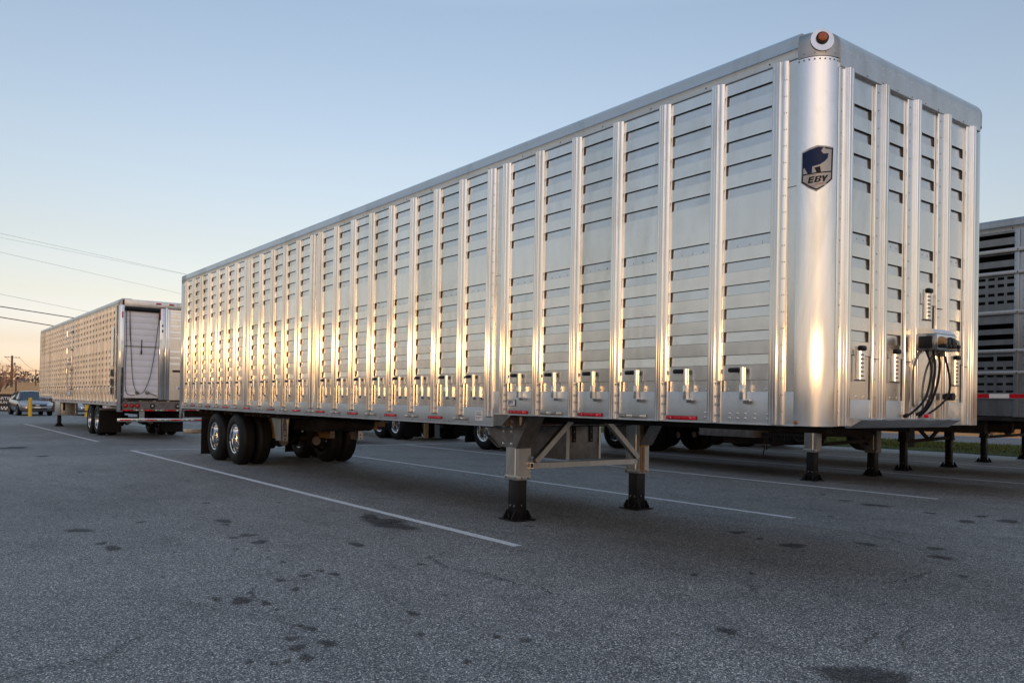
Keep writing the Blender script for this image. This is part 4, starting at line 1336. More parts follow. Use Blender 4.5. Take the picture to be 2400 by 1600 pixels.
# ------------------------------------------------------------------ second trailer, seen from its rear (left)
# local frame as it stands in the lot: rear face at x=0 facing +x, body towards -x, side nearest the camera at y=0
def rear_trailer(name, label, loc, length=16.2, full=True, group=None):
    t = thing(name, label, 'trailer', loc, 0, group)
    zt, zh, zb, zbf = 4.19, 4.0, 1.01, 1.15
    xs_ = []
    x = -.42
    while x > -length + .1:
        xs_.append(x); x -= .535
    if full:
        for i, x in enumerate(xs_):
            pm = MB(T_near)
            z0 = zb + .12 if x > -12.4 else zbf + .1
            wd = i in (7, 13, 22)
            prof = post_profile('wide' if wd else 'guide')
            extr(pm, prof, x, z0, zh, 'farpost', True)
            pm.build('side_post', t)
        for i in range(len(xs_) - 1):
            s1 = xs_[i] - (.114 if i not in (7, 13, 22) else .128); s0 = xs_[i + 1]
            pm = MB(T_near)
            slots = [q + .03 for q in SLOT_UP + SLOT_LO]
            slot_panel(pm, s0, s1, 1.5, zh + .01, slots, -.012, flip=True, kp='farpanel', ks='farpanel')
            pm.box(s0 - .005, s1 + .005, -.027, -.022, zb + .19, 1.52, 'farpanel')
            pm.build('side_panel', t)
            latch(t, s0 + .18, 1.62, T_near, 1)
        for j in range(int(length / .62)):
            strip_part(t, -.55 - j * .62, -.55 - j * .62 + .26, zb + .06, zb + .085, .002, T_near, 'rwd'[j % 3])
        # side door with hinges towards the front third
        dr = MB(T_near)
        dr.box(-7.80, -7.72, .044, .060, zb + .25, 3.9, 'post', .004)
        dr.box(-8.63, -8.58, .044, .055, zb + .25, 3.9, 'post', .004)
        for z in (1.5, 2.2, 2.95, 3.6):
            dr.box(-7.95, -7.45, .06, .075, z, z + .05, 'dull', .004); dr.tube([(-8.55, .085, z - .1), (-8.55, .085, z + .1)], .014, 'bright', 8)
        for z in (2.45, 2.62):
            dr.tube([(-8.4, .075, z), (-8.1, .11, z - .02), (-7.9, .075, z)], .015, 'dull', 8)
        dr.box(-8.5, -7.85, .060, .064, 1.3, 1.42, 'label')
        dr.build('side_door', t)
        dr = MB(T_near)
        for z in (1.35, 1.62, 1.89):
            dr.box(-.98, -.62, .044, .052, z, z + .22, 'dull', .004)
            dr.box(-.94, -.66, .046, .056, z + .03, z + .19, 'seam')
        dr.box(-.98, -.62, .044, .055, 2.2, 3.4, 'post')
        dr.build('ladder_door', t)
    sd_ = MB(T_near)
    sd_.box(-12.5, -.02, -.03, -.004, zb, zb + .20, 'rail')
    sd_.box(-length, -12.5, -.03, -.004, zbf, zbf + .20, 'rail')
    sd_.build('bottom_rail', t)
    if not full:
        sd_ = MB(T_near); sd_.box(-length, -.02, -.04, -.01, 1.2, zh, 'panel'); sd_.build('side_wall', t)
    sd_ = MB()
    sd_.box(-length, -.02, W - .02, W, zbf, zh, 'panel')
    sd_.box(-length, -length + .02, 0, W, zbf, zh, 'panel')
    sd_.build('far_wall', t)
    hd = MB()
    pr = roof_prof(zh, zt, .07)
    hd.prism([(-o, z) for o, z in pr], -length, -.30, 'x', 'header')
    hd.prism([(W + o, z) for o, z in pr], -length, -.30, 'x', 'header')
    hd.box(-length, -.2, .25, W - .25, zt - .03, zt - .005, 'header')
    hd.build('top_rail', t)
    hd = MB()
    hd.prism([(-o - (.003 if o > 0 else 0), z) for o, z in pr], -.30, .012, 'x', 'cast')
    hd.box(-.05, .02, .10, W - .1, zh - .04, zt - .012, 'header', .01)
    for y in (1.05, 1.42, 1.78):
        hd.box(.02, .028, y - .09, y + .09, zt - .115, zt - .055, 'bright', .004)
    hd.build('rear_header', t)
    for y in (1.05, 1.42, 1.78):
        l_ = MB(); l_.box(.024, .040, y - .07, y + .07, zt - .105, zt - .065, 'red', .006); l_.build('marker_lamp', t)
    flr = MB()
    flr.box(-12.5, -.02, .02, W - .02, zb + .05, zb + .08, 'under'); flr.box(-length + .02, -12.5, .02, W - .02, zbf + .04, zbf + .07, 'under')
    flr.box(-12.52, -12.5, 0, W, zb, zbf + .05, 'dull')
    flr.build('floor', t)
    # rear frame
    rp = MB()
    rp.box(-.28, .015, -.005, .115, .84, zh, 'post', .01)
    rp.build('rear_post', t)
    l_ = MB(); l_.box(.015, .035, .035, .075, 3.62, 3.80, 'red', .008); l_.build('marker_lamp', t)
    rp = MB()
    rp.box(.018, .05, .045, .085, .88, 2.15, 'black', .004)
    for z in (1.05, 1.35, 1.65, 1.95):
        rivet_row_plain(rp, [((.05, .065, z), (1, 0, 0))], .014, 'bright')
    rp.build('dock_guard', t)
    dr = MB()
    for j in range(14):
        z0 = 1.25 + j * .187
        dr.box(-.06, -.03 + .002 * (j % 2), .13, 1.09, z0 + .0015, z0 + .1855, 'white', .003)
    dr.box(-.05, -.04, .13, 1.09, 1.25, 3.87, 'dull')
    drr = dr.build('roll_door', t)
    dr = MB()
    dr.tube([(-.0, .125, 3.90), (-.0, 1.10, 3.90)], .055, 'black', 14)
    dr.box(-.05, .03, .118, 1.10, 3.83, 3.955, 'black', .01)
    dr.box(.0, .045, 1.08, 1.12, 3.62, 3.99, 'reddark', .01)
    dr.build('door_roller', t)
    dr = MB()
    dr.box(-.02, -.01, .13, 1.09, 2.785, 2.80, 'black')
    dr.tube([(.0, .60, 3.0), (.0, .595, 2.8), (.01, .59, 2.62)], .012, 'black', 7)
    dr.tube([(.01, .59, 2.66), (.012, .588, 2.56)], .022, 'black', 8)
    dr.build('door_handle', drr)
    hose(t, [(.03, .15, 3.85), (.03, .165, 2.9), (.03, .15, 1.9), (.04, .175, 1.45), (.05, .28, 1.34), (.05, .42, 1.335)], .0095, 'black', 'cable')
    hose(t, [(.03, .245, 3.85), (.03, .285, 2.95), (.04, .35, 1.9), (.05, .44, 1.48), (.05, .56, 1.385), (.05, .68, 1.47), (.04, .84, 1.9), (.03, .97, 2.7), (.03, 1.06, 3.6), (.03, 1.075, 3.85)], .0095, 'black', 'cable')
    hose(t, [(.03, .25, 3.85), (.03, .255, 3.2), (.03, .30, 2.7)], .006, 'black', 'cable')
    dr = MB()
    dr.lathe([(0, .05), (.05, .045), (.06, .0)], (-.02, .50, 1.405), 'x', 'greyrefl', 14)
    dr.lathe([(0, .05), (.05, .045), (.06, .0)], (-.02, .78, 1.42), 'x', 'greyrefl', 14)
    dr.bar((.0, .84, 1.41), (.0, 1.06, 1.32), .02, .03, 'greyrefl')
    dr.build('door_fitting', t)
    dr = MB()
    dr.box(-.03, .02, 1.10, 1.26, 1.2, zh, 'post', .008); dr.box(-.03, .045, 1.265, 1.32, 1.2, zh, 'post', .012); dr.box(-.03, .02, 1.325, 1.40, 1.2, zh, 'post', .008)
    dr.box(.02, .03, 1.16, 1.20, 3.25, 3.33, 'seam'); dr.box(.02, .03, 1.16, 1.20, 3.42, 3.48, 'seam')
    dr.build('centre_post', t)
    pm = MB(T_front)
    slot_panel(pm, 1.40, W - .1, 2.15, zh, [q + .05 for q in SLOT_UP + SLOT_LO[:4]], -.015, flip=True)
    pm.box(1.40, W - .1, -.03, -.012, 1.2, 2.14, 'panel')
    pm.build('rear_panel', t)
    pm = MB(T_front); pm.box(1.62, 1.86, -.012, -.008, 1.50, 1.62, 'label', .002)
    ml = pm.build('maker_plate', t)
    vs, fs = text_mesh('EBY', .10, .0006, .18, .003)
    tp = MB(); tp.add([(-.0065 + v.z, 1.74 + v.x, 1.56 + v.y) for v in vs], fs, 'navy'); tp.build('plate_lettering', ml, smooth=0)
    pm = MB(T_front); pm.box(1.5, 1.9, .0, .04, 2.06, 2.12, 'black', .01); pm.build('latch', t)
    rp = MB(); rp.box(-.2, .03, W - .115, W + .005, .84, zh, 'post', .01); rp.build('rear_post', t)
    sl = MB()
    sl.box(-.05, .04, .10, W - .1, 1.155, 1.205, 'black', .006)
    for j in range(6): sl.box(.04, .05, .15 + j * .4, .21 + j * .4, 1.16, 1.18, 'bright')
    sl.box(-.02, .02, .09, W - .1, .905, 1.15, 'dull')
    sl.build('rear_sill', t)
    for y in (.185, .355, .515):
        lm = MB(); lm.lathe([(0, .035), (.035, .03), (.05, .018), (.052, .014)], (.02, y, 1.025), 'x', 'red', 18); lm.lathe([(.052, .014), (.064, .02), (.066, .0)], (.02, y, 1.025), 'x', 'seam', 18)
        lm.build('tail_lamp', t)
    for y in (.93, 1.66):
        lm = MB(); lm.lathe([(.03, .024), (.05, .03), (.072, .026), (.076, .0)], (.02, y, 1.015), 'x', 'seam', 18); lm.lathe([(0, .03), (.03, .024)], (.02, y, 1.015), 'x', 'clear', 14)
        lm.build('backup_lamp', t)
    for j in range(8):
        y0 = .09 + j * .305
        strip_part(t, y0, y0 + .285, .868, .905, .022, T_front, 'rw'[j % 2])
    if full:
        bb = MB()
        bb.box(-.05, .03, -.03, W + .03, .545, .645, 'bright', .012)
        bbo = bb.build('rear_bumper', t)
        for j in range(7):
            y0 = .03 + j * .36
            strip_part(bbo, y0, y0 + .31, .575, .612, .031, T_front, 'rw'[j % 2])
        for y in (.65, 1.95):
            bb = MB(); bb.box(-.06, -.02, y - .07, y + .07, .646, .905, 'post'); bb.build('bumper_bracket', t)
    else:
        for y, k in ((.27, 'orange_steel'), (.69, 'leg')):  # orange upright has the low sun painted into its colour
            bb = MB(); bb.box(-.02, .06, y - .07, y + .07, .12, 1.02, k); bb.build('bumper_upright', t)
    # running gear
    xt = (-3.5, -4.75) if full else (-1.62, -2.75)
    tandem(t, xt, .06)
    undercarriage(t, xt, -6.6, -1.4)
    for y0 in (.0, W - .66):
        mf = MB(); xf = xt[0] + .72; mf.box(xf, xf + .01, y0, y0 + .66, .12, .84, 'flap'); mf.box(xf - .02, xf + .02, y0, y0 + .68, .84, .90, 'dull'); mf.build('mud_flap', t)
    if full:
        fd = MB(); fd.box(-2.6, -2.1, .05, .4, .90, 1.0, 'white', .03); fd.box(-2.1, -2.0, .1, .3, .95, 1.02, 'white', .03); fd.build('grease_tank', t)
    bx = MB()
    bx.box(-11.8, -10.5, .0, .63, .49, 1.01, 'leg', .006)
    bx.box(-10.5, -10.48, .0, .03, .49, 1.0, 'bright'); bx.box(-10.5, -10.47, .55, .63, .49, 1.0, 'bright'); bx.box(-10.5, -10.46, .57, .61, .55, .95, 'dull')
    bo = bx.build('belly_box', t)
    bx = MB(); bx.box(-10.50, -10.475, .10, .18, .68, .98, 'black', .004); bx.build('hinge_strap', bo)
    for y in (.2, W - .2):
        landing_leg(t, -12.0, y, 1.15, .50)
    bx = MB(); bx.bar((-11.95, .3, .62), (-11.95, W - .3, .62), .06, .06, 'leg'); bx.build('cross_brace', t)
    return t

rear_trailer('livestock_trailer', 'aluminium livestock trailer on the left, seen from behind with a white roll door', (-22.86, 0, 0))
rear_trailer('livestock_trailer', 'far livestock trailer glimpsed beneath the foreground one, with two bumper uprights and polished wheels', (-19.2, 8.05, 0), full=False)

# ------------------------------------------------------------------ punched-side trailer (right edge) and the two behind it
def leg_set(t, x, ys, ztop, zmid, alu, vbrace=True):
    for y in ys:
        mb = MB()
        mb.box(x - .085, x + .085, y - .075, y + .075, zmid, ztop, alu, .006)
        mb.box(x - .095, x + .095, y - .085, y + .085, zmid, zmid + .05, alu, .004)
        o = mb.build('landing_leg', t)
        ib = MB(); ib.box(x - .065, x + .065, y - .058, y + .058, .015, zmid + .04, 'black', .006); ib.build('leg_tube', o)
        fb = MB(); foot(fb, x, y); fb.build('foot', o)

def slat_trailer(label, loc, legs, leg_x=-4.0, zb=1.24, side=True, braces='X'):
    t = thing('livestock_trailer', label, 'trailer', loc)
    zt = 4.15
    ws = [.66 * i for i in range(-6, 20)]
    if side:
        posts = [-.385 - .7 * i for i in range(6)]      # left edges, only the nose part is in view
        posts = [-.50 - .60 + .0, ]
    sw = MB(T_near)
    L_ = 15.6
    if side:
        pitch = .66
        pe = [-.49 - pitch * i for i in range(23)]       # post left edges
        bands = [(3.958, 3.932, 0), (3.932, 3.865, 1), (3.865, 3.847, 0), (3.847, 3.777, 0), (3.777, 3.761, 0), (3.761, 3.695, 1), (3.695, 3.622, 0), (3.622, 3.536, 1), (3.536, 3.44, 0), (3.44, 3.381, 1), (3.381, 3.29, 0),
                 (3.29, 3.25, 2), (3.25, 3.19, 0), (3.19, 3.145, 2), (3.145, 3.06, 0), (3.06, 3.015, 2), (3.015, 2.945, 0), (2.945, 2.90, 2), (2.90, 2.605, 0), (2.605, 2.528, 1), (2.528, 2.45, 0), (2.45, 2.373, 1), (2.373, 2.296, 0), (2.296, 2.231, 1), (2.231, 2.123, 0),
                 (2.123, 2.056, 3), (2.056, 1.973, 0), (1.973, 1.935, 2), (1.935, 1.849, 0), (1.849, 1.819, 2), (1.819, 1.736, 0), (1.736, 1.70, 2), (1.70, 1.623, 0), (1.623, 1.597, 2), (1.597, zb, 0)]
        for i in range(len(pe) - 1):
            a, b = pe[i + 1] + .145, pe[i]
            pm = MB(T_near)
            for z1, z0, kind in bands:
                wd = b - a
                if kind == 0:
                    cuts = [(a, b)]
                elif kind == 1:
                    cuts = [(a, a + .012), (b - .012, b)]
                elif kind == 2:
                    n = 4; g = wd / n
                    cuts = [(a, a + .012)] + [(a + g * j - .020, a + g * j + .020) for j in range(1, n)] + [(b - .012, b)]
                else:
                    n = 2; g = wd / n
                    cuts = [(a, a + .012)] + [(a + g * j - .022, a + g * j + .022) for j in range(1, n)] + [(b - .012, b)]
                for c0, c1 in cuts:
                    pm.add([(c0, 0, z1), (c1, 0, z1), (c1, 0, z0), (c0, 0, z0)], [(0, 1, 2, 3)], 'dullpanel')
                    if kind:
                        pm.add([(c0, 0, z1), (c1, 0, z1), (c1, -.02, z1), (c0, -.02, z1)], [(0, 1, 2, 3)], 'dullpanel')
            if i in (0, 1, 2):
                rivet_row(pm, [(a + wd * q, 0, 2.66) for q in (.2, .4, .6, .8)], .010, 'bright')
                rivet_row(pm, [(a + wd * q, 0, zz) for q in (.1, .3, .55, .75) for zz in (1.31, 1.35)], .011, 'dull')
            pm.build('side_panel', t)
        for s in pe:
            pm = MB(T_near)
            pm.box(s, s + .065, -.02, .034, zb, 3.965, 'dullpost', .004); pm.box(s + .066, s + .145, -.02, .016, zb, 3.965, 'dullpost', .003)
            if s > -3:
                z = zb + .08
                while z < 3.9:
                    rivet_row(pm, [(s + .012, .034, z + .03), (s + .125, .016, z)], .007, 'seam', .4, 6); z += .135
            pm.build('side_post', t)
        for z0, z1 in ((3.64, 3.70), (3.316, 3.37), (2.734, 2.795), (2.174, 2.226), (1.857, 1.909)):
            pm = MB(T_near); pm.box(-L_, -.1, .035, .052, z0, z1, 'dullpost', .004)
            rivet_row(pm, [(-.46 - .66 * j + .02, .052, (z0 + z1) / 2) for j in range(4)], .011, 'seam', .5)
            pm.build('side_rail', t)
        for j in range(14):
            pm = MB(T_near); a = -.26 - .55 * j
            pm.box(a, a + .27, .036, .039, 1.511, 1.573, 'label'); pm.box(a - .272, a - .002, .036, .039, 1.511, 1.573, 'red')
            pm.build('reflector_strip', t)
        pm = MB(T_near); pm.box(-L_, -.1, .034, .036, 1.50, 1.585, 'dullpost'); pm.build('side_rail', t)
        iw = MB(); iw.box(-L_, -.1, 1.25, 1.27, zb, 3.9, 'under'); iw.box(-L_, -.1, .03, 1.25, 2.66, 2.72, 'under'); iw.build('inner_deck', t)
    else:
        sw.box(-L_, -.1, -.03, -.005, zb, 3.96, 'dullpanel'); sw.build('side_wall', t)
    bd_ = MB()
    bd_.box(-L_, -.1, W - .03, W - .005, zb, 3.96, 'dullpanel')
    bd_.box(-.12, -.1, 0, W, zb, 3.96, 'dullpanel'); bd_.box(-L_, -L_ + .02, 0, W, zb, 3.96, 'dullpanel')
    bd_.build('far_wall', t)
    fl = MB(); fl.box(-L_, -.1, 0.0, W, zb - .06, zb + .01, 'under'); fl.box(-L_ + 2, -1.2, .75, .85, zb - .28, zb - .06, 'under'); fl.box(-L_ + 2, -1.2, W - .85, W - .75, zb - .28, zb - .06, 'under'); fl.build('floor', t)
    tr_ = MB()
    pr = roof_prof(3.958, zt, .05)
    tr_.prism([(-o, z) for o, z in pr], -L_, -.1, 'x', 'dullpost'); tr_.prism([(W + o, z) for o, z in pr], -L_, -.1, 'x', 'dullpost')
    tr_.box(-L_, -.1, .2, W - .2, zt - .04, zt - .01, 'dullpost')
    if side: rivet_row_plain(tr_, [((-.53 - .66 * j, -.007, 3.99), (0, -1, 0)) for j in range(4)], .012, 'seam')
    tr_.build('roof_rail', t)
    return t

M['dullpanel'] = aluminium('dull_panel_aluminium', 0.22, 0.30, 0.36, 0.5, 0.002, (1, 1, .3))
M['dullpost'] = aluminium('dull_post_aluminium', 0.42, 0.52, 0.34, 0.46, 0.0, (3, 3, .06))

# nearest of the three: slot and hole punched sides at the right edge of the view
T3 = slat_trailer('livestock trailer at the right edge with slots and small holes punched in its side', (-1.2, 7.65, 0), None)
for y in (.33, W - .2):
    landing_leg(T3, -3.95, y, 1.2, .52 if y < 1 else .46, 'leg' if y < 1 else 'dull')
mb = MB(); mb.bar((-3.95, .4, .64), (-3.95, W - .4, .70), .06, .06, 'under'); mb.bar((-4.0, W - .3, .62), (-4.0, W - .75, 1.15), .06, .06, 'under'); mb.build('cross_brace', T3)
mb = MB(); mb.box(-6.32, -5.03, .03, .55, .73, 1.2, 'dull', .006)
for x in (-6.12, -5.28): mb.box(x, x + .12, .018, .03, .88, .97, 'bright', .004)
mb.box(-5.78, -5.65, .022, .03, .89, .95, 'label')
mb.build('tool_box', T3)
mb = MB(); mb.prism([(-6.2, 1.2), (-6.2, .56), (-4.6, .60), (-4.5, .78), (-3.6, .80), (-3.2, 1.2)], .62, 1.7, 'y', 'under'); mb.build('drop_belly', T3)
mb = MB()
for j in range(3):
    x0 = -4.95 + j * .3
    pts = [(x0 + .3 * q / 10, .30, .80 - (.10 + .06 * (j == 0)) * math.sin(math.pi * q / 10) + random.uniform(-.006, .006)) for q in range(11)]
    mb.tube(pts, .012, 'black', 5)
    for q in (2, 4, 6, 8):
        mb.tube([(x0 + .03 * q, .30, .80), (x0 + .03 * q + .01, .305, .73 - .03 * random.random())], .011, 'black', 5)
mb.tube([(-4.97, .3, .80), (-4.96, .3, .55), (-4.98, .3, .40)], .013, 'black', 5); mb.tube([(-4.90, .3, .80), (-4.91, .3, .50)], .013, 'black', 5)
mb.box(-5.0, -4.0, .27, .33, .79, .83, 'black')
cho = mb.build('tyre_chains', T3)
tandem(T3, (-13.95, -12.9), .06)
undercarriage(T3, (-13.95, -12.9), -15.2, -11)
for y0 in (.0, W - .66):
    mf = MB(); mf.box(-14.75, -14.74, y0, y0 + .66, .16, .84, 'flap'); mf.build('mud_flap', T3)

T4 = slat_trailer('plain livestock trailer behind the punched-sided one, showing its legs with a V brace', (-1.55, 11.72, 0), None, side=False)
leg_set(T4, -4.02, (.33, W - .20), 1.2, .62, 'black')
mb = MB(); mb.bar((-4.0, .4, .62), (-4.0, W - .25, .68), .05, .07, 'under'); mb.build('cross_brace', T4)
for a, b in (((.45, 1.14), (1.32, .66)), ((W - .3, 1.14), (1.40, .66))):
    mb = MB(); mb.bar((-3.98, a[0], a[1]), (-3.98, b[0], b[1]), .05, .07, 'under'); mb.build('diagonal_brace', T4)
tandem(T4, (-11.28, -12.6), .06)
mb = MB(); mb.lathe([(.0, .14), (.28, .13), (.47, .12), (.51, .06), (.50, -.06), (.46, -.12), (0, -.12)], (-4.6, -.35 + .0, .92), 'x', 'rubber', 28)
mb.build('spare_tyre', T4)
mb = MB(); mb.lathe([(0, .06), (.12, .05), (.24, .0), (.26, -.06), (.26, -1.2), (0, -1.2)], (-6.4, 1.75, .92), 'x', 'orange_steel', 24); mb.lathe([(.06, .075), (.12, .08), (.125, .04)], (-6.4, 1.75, .92), 'x', 'bright', 18); mb.build('air_tank', T4)  # orange puts the reflected sunset into the tank's colour

T5 = slat_trailer('furthest livestock trailer on the right, landing legs joined by an X brace', (-1.95, 16.5, 0), None, side=False)
leg_set(T5, -4.02, (.36, 2.85), 1.2, .62, 'black')
mb = MB(); mb.bar((-4.0, .4, .64), (-4.0, 2.8, .68), .05, .07, 'under'); mb.build('cross_brace', T5)
for a, b in (((.45, 1.16), (1.7, .70)), ((1.0, 1.16), (.5, .75)), ((2.75, 1.16), (1.7, .70)), ((1.0, 1.16), (1.6, .70))):
    mb = MB(); mb.bar((-3.98, a[0], a[1]), (-3.98, b[0], b[1]), .05, .07, 'under'); mb.build('diagonal_brace', T5)
tandem(T5, (-11.4, -12.65), .06)
mf = MB(); mf.box(-6.2, -6.19, .5, 1.15, .25, 1.0, 'flap'); mf.build('mud_flap', T5)

# low flatbed trailer: only its black tail with red lamps shows under the foreground trailer
FB = thing('flatbed_trailer', 'low black flatbed trailer tail with red lamps, seen beneath the foreground trailer', 'trailer', (-19.0, 4.25, 0))
mb = MB(); mb.box(-7, 0, 0, 2.35, .62, .84, 'black', .01); mb.build('deck', FB)
mb = MB(); mb.box(-.1, .12, -.05, 2.55, .42, .62, 'black', .01); mb.box(.0, .15, 2.5, 2.62, .40, .66, 'black', .01); mb.build('bumper', FB)
for j in range(6):
    lm = MB(); lm.box(.12, .14, .2 + j * .37, .42 + j * .37, .47, .53, 'reddark', .004); lm.build('tail_lamp', FB)
lm = MB(); lm.box(.0, .02, 1.75, 2.3, .76, .80, 'red', .004); lm.build('marker_lamp', FB)
for x in (-2.0, -2.9):
    for y, s in ((.1, 1), (2.25, -1)):
        mb = MB(); mb.lathe([(0, 0), (.2, 0), (.22, -.02), (.34, -.02), (.375, .03), (.375, .2), (.34, .24), (0, .24)], (x, y if s > 0 else y - .24, .376), 'y', 'rubber', 24); mb.build('wheel', FB)

# ------------------------------------------------------------------ yellow bollards
def bollard(x, y, label):
    mb = MB()
    prof = [(.0, 1.085), (.05, 1.08), (.085, 1.06), (.10, 1.03), (.102, 1.0), (.102, .0)]
    mb.lathe(prof, (0, 0, 0), 'z', 'yellow', 24)
    o = mb.build('bollard', None, 40)
    o.location = (x, y, 0)
    tag(o, label, 'bollard', 'yellow bollards along the lot edge')
bollard(-51.4, 1.1, 'yellow steel bollard standing in front of the silver sedan')
bollard(-50.2, 3.85, 'yellow steel bollard half hidden behind the left trailer\'s wheels, before the blue car')

# ------------------------------------------------------------------ parked sedans
def sedan(label, loc, rz, paint):
    t = thing('parked_car', label, 'car', loc, rz, 'cars parked at the lot edge')
    # body: section loft along x (front at +x), half widths and heights
    st_ = [(-2.42, .62, .50, .80), (-2.36, .78, .36, .93), (-2.1, .88, .26, 1.02), (-1.5, .915, .22, 1.03), (-.6, .92, .20, .99), (.4, .92, .20, .96), (1.2, .915, .22, .93), (1.75, .90, .24, .86), (2.15, .85, .25, .76), (2.36, .72, .28, .66), (2.43, .55, .34, .58)]
    mb = MB(); vs = []; fs = []
    for x, hw, z0, z1 in st_:
        sec = []
        for fy, fz in ((-.80, 0), (-.96, .12), (-1, .42), (-.985, .70), (-.93, .90), (-.80, .985), (-.45, 1.0), (0, 1.02), (.45, 1.0), (.80, .985), (.93, .90), (.985, .70), (1, .42), (.96, .12), (.80, 0)):
            sec.append((x, fy * hw, z0 + fz * (z1 - z0)))
        vs += sec
    n = 15
    for i in range(len(st_) - 1):
        for j in range(n - 1):
            fs.append((i * n + j, i * n + j + 1, (i + 1) * n + j + 1, (i + 1) * n + j))
        fs.append((i * n + n - 1, i * n, (i + 1) * n, (i + 1) * n + n - 1))
    fs += [tuple(range(n)), tuple(range((len(st_) - 1) * n, len(st_) * n))]
    mb.add(vs, fs, paint)
    # dark arches
    for x in (-1.38, 1.42):
        for s in (-1, 1):
            mb.lathe([(.0, 0), (.37, 0), (.37, -.02)], (x, s * .905, .33), 'y', 'seam', 24)
    mb.build('body', t, 60)
    # roof and pillars
    rb = MB()
    ro = [(-1.75, .70, 1.04), (-1.15, .64, 1.36), (-.6, .62, 1.455), (0, .62, 1.47), (.35, .62, 1.435), (1.15, .74, .955)]
    vs = []
    for x, hw, z in ro:
        vs += [(x, -hw, z - .02), (x, -hw * .8, z), (x, 0, z + .02), (x, hw * .8, z), (x, hw, z - .02)]
    rb.add([v for v in vs[5:25]], [(i * 5 + j, i * 5 + j + 1, (i + 1) * 5 + j + 1, (i + 1) * 5 + j) for i in range(3) for j in range(4)], paint)
    for s in (-1, 1):
        rb.bar((.35, s * .63, 1.42), (1.18, s * .80, .94), .06, .06, paint); rb.bar((-1.15, s * .65, 1.35), (-1.8, s * .76, 1.03), .14, .06, paint); rb.bar((-.25, s * .64, 1.43), (-.3, s * .86, .98), .07, .04, 'seam')
        rb.bar((-1.15, s * .64, 1.36), (.38, s * .63, 1.42), .05, .05, paint)
    rb.build('roof', t, 60)
    gl = MB()
    gl.add([(.36, -.60, 1.425), (.36, .60, 1.425), (1.17, .76, .95), (1.17, -.76, .95)], [(0, 1, 2, 3)], 'glass'); gl.build('windscreen', t)
    gl = MB(); gl.add([(-1.16, -.60, 1.35), (-1.16, .60, 1.35), (-1.78, .70, 1.04), (-1.78, -.70, 1.04)], [(0, 1, 2, 3)], 'glass'); gl.build('rear_window', t)
    for s in (-1, 1):
        gl = MB(); gl.add([(-1.1, s * .645, 1.34), (.30, s * .635, 1.405), (1.05, s * .83, .965), (-1.6, s * .85, 1.0)], [(0, 1, 2, 3)], 'glass'); gl.build('side_window', t)
        mi_ = MB(); mi_.box(.74, .88, s * .97 - .09, s * .97 + .09, .97, 1.08, 'glass', .035); mi_.build('mirror', t)
        hl = MB()
        hl.add([(2.10, s * .885, .72), (2.30, s * .80, .60), (2.435, s * .52, .60), (2.40, s * .50, .70), (2.18, s * .72, .775), (1.92, s * .89, .80)], [(0, 1, 2, 3, 4, 5)], 'clear')
        hl.build('headlight', t)
        for x in (-1.38, 1.42):
            wm = MB(); wm.lathe([(.22, .03), (.235, .0), (.30, -.01), (.325, .02), (.33, .06), (.33, .18), (.30, .21), (.22, .21)], (x, s * .91 if s < 0 else .91, .33), 'y', 'rubber', 28) if s < 0 else wm.lathe([(.22, -.03), (.235, .0), (.30, .01), (.325, -.02), (.33, -.06), (.33, -.18), (.30, -.21), (.22, -.21)], (x, .91, .33), 'y', 'rubber', 28)
            wo = wm.build('wheel', t)
            rm = MB(); rm.lathe([(0, .03 * -s), (.06, .02 * -s), (.20, .035 * -s), (.225, .0)], (x, s * .91, .33), 'y', 'bright', 20)
            for q in range(5):
                a = 2 * math.pi * q / 5
                rm.lathe([(0, 0), (.045, 0)], (x + .13 * math.cos(a), s * .91 + s * .002, .33 + .13 * math.sin(a)), 'y', 'seam', 10)
            rm.build('rim', wo)
    gr_ = MB()
    gr_.box(2.40, 2.455, -.46, .46, .56, .66, 'seam', .02); gr_.box(2.45, 2.462, -.10, .10, .585, .645, 'bright', .01); gr_.box(2.38, 2.455, -.50, .50, .36, .44, 'seam', .02)
    gr_.build('grille', t)
    lp = MB(); lp.box(2.44, 2.458, -.16, .16, .45, .54, 'label', .004); lp.build('number_plate', t)
    return t
car = sedan('silver four-door sedan parked facing the lot, behind the first yellow bollard', (-55.2, 1.55, 0), R(2.5), 'carsilver')
sedan('pale blue sedan glimpsed under the left trailer between its box and wheels', (-55.6, 4.75, 0), R(-2), 'carblue')

# ------------------------------------------------------------------ board wall with lettering on the left
def wall_at(s): # along the wall from left to right in the view
    a = Vector((-69.5, -3.5, 0)); b = Vector((-64.3, 5.6, 0))
    return a.lerp(b, s)
bw = thing('board_wall', 'low dark board wall with white lettering beside the silver sedan', 'wall', wall_at(0))
d = (wall_at(1) - wall_at(0)); Lw = d.length; bw.rotation_euler = (0, 0, math.atan2(d.y, d.x))
mb = MB(); mb.box(0, Lw, 0, .08, 0.0, 1.20, 'board'); mb.box(-.02, Lw + .02, -.03, .11, 1.20, 1.26, 'board', .01)
for j in range(int(Lw / .3)): mb.box(j * .3, j * .3 + .285, -.012, .0, .02, 1.19, 'board')
mb.build('boarding', bw)
mb = MB(); mb.box(3.6, 6.25, -.045, -.015, .25, 1.16, 'banner'); bno = mb.build('banner', bw)
for s_, sz, cx, cz in (('MARTIN', .30, 5.42, .93), ('BUN', .26, 5.42, .64)):
    vs, fs = text_mesh(s_, sz, .003, 0, .004)
    tp = MB(); tp.add([(cx + v.x * 1.12, -.05 - v.z, cz + v.y) for v in vs], fs, 'letter'); tp.build('lettering', bno, smooth=0)
tp = MB()
for z in (.15, .03):
    x = 4.7
    while x < 5.9:
        wl = random.uniform(.08, .22); tp.box(x, x + wl, -.05, -.04, z + .08, z + .19, 'letter'); x += wl + .09
tp.build('lower_slats', bw)

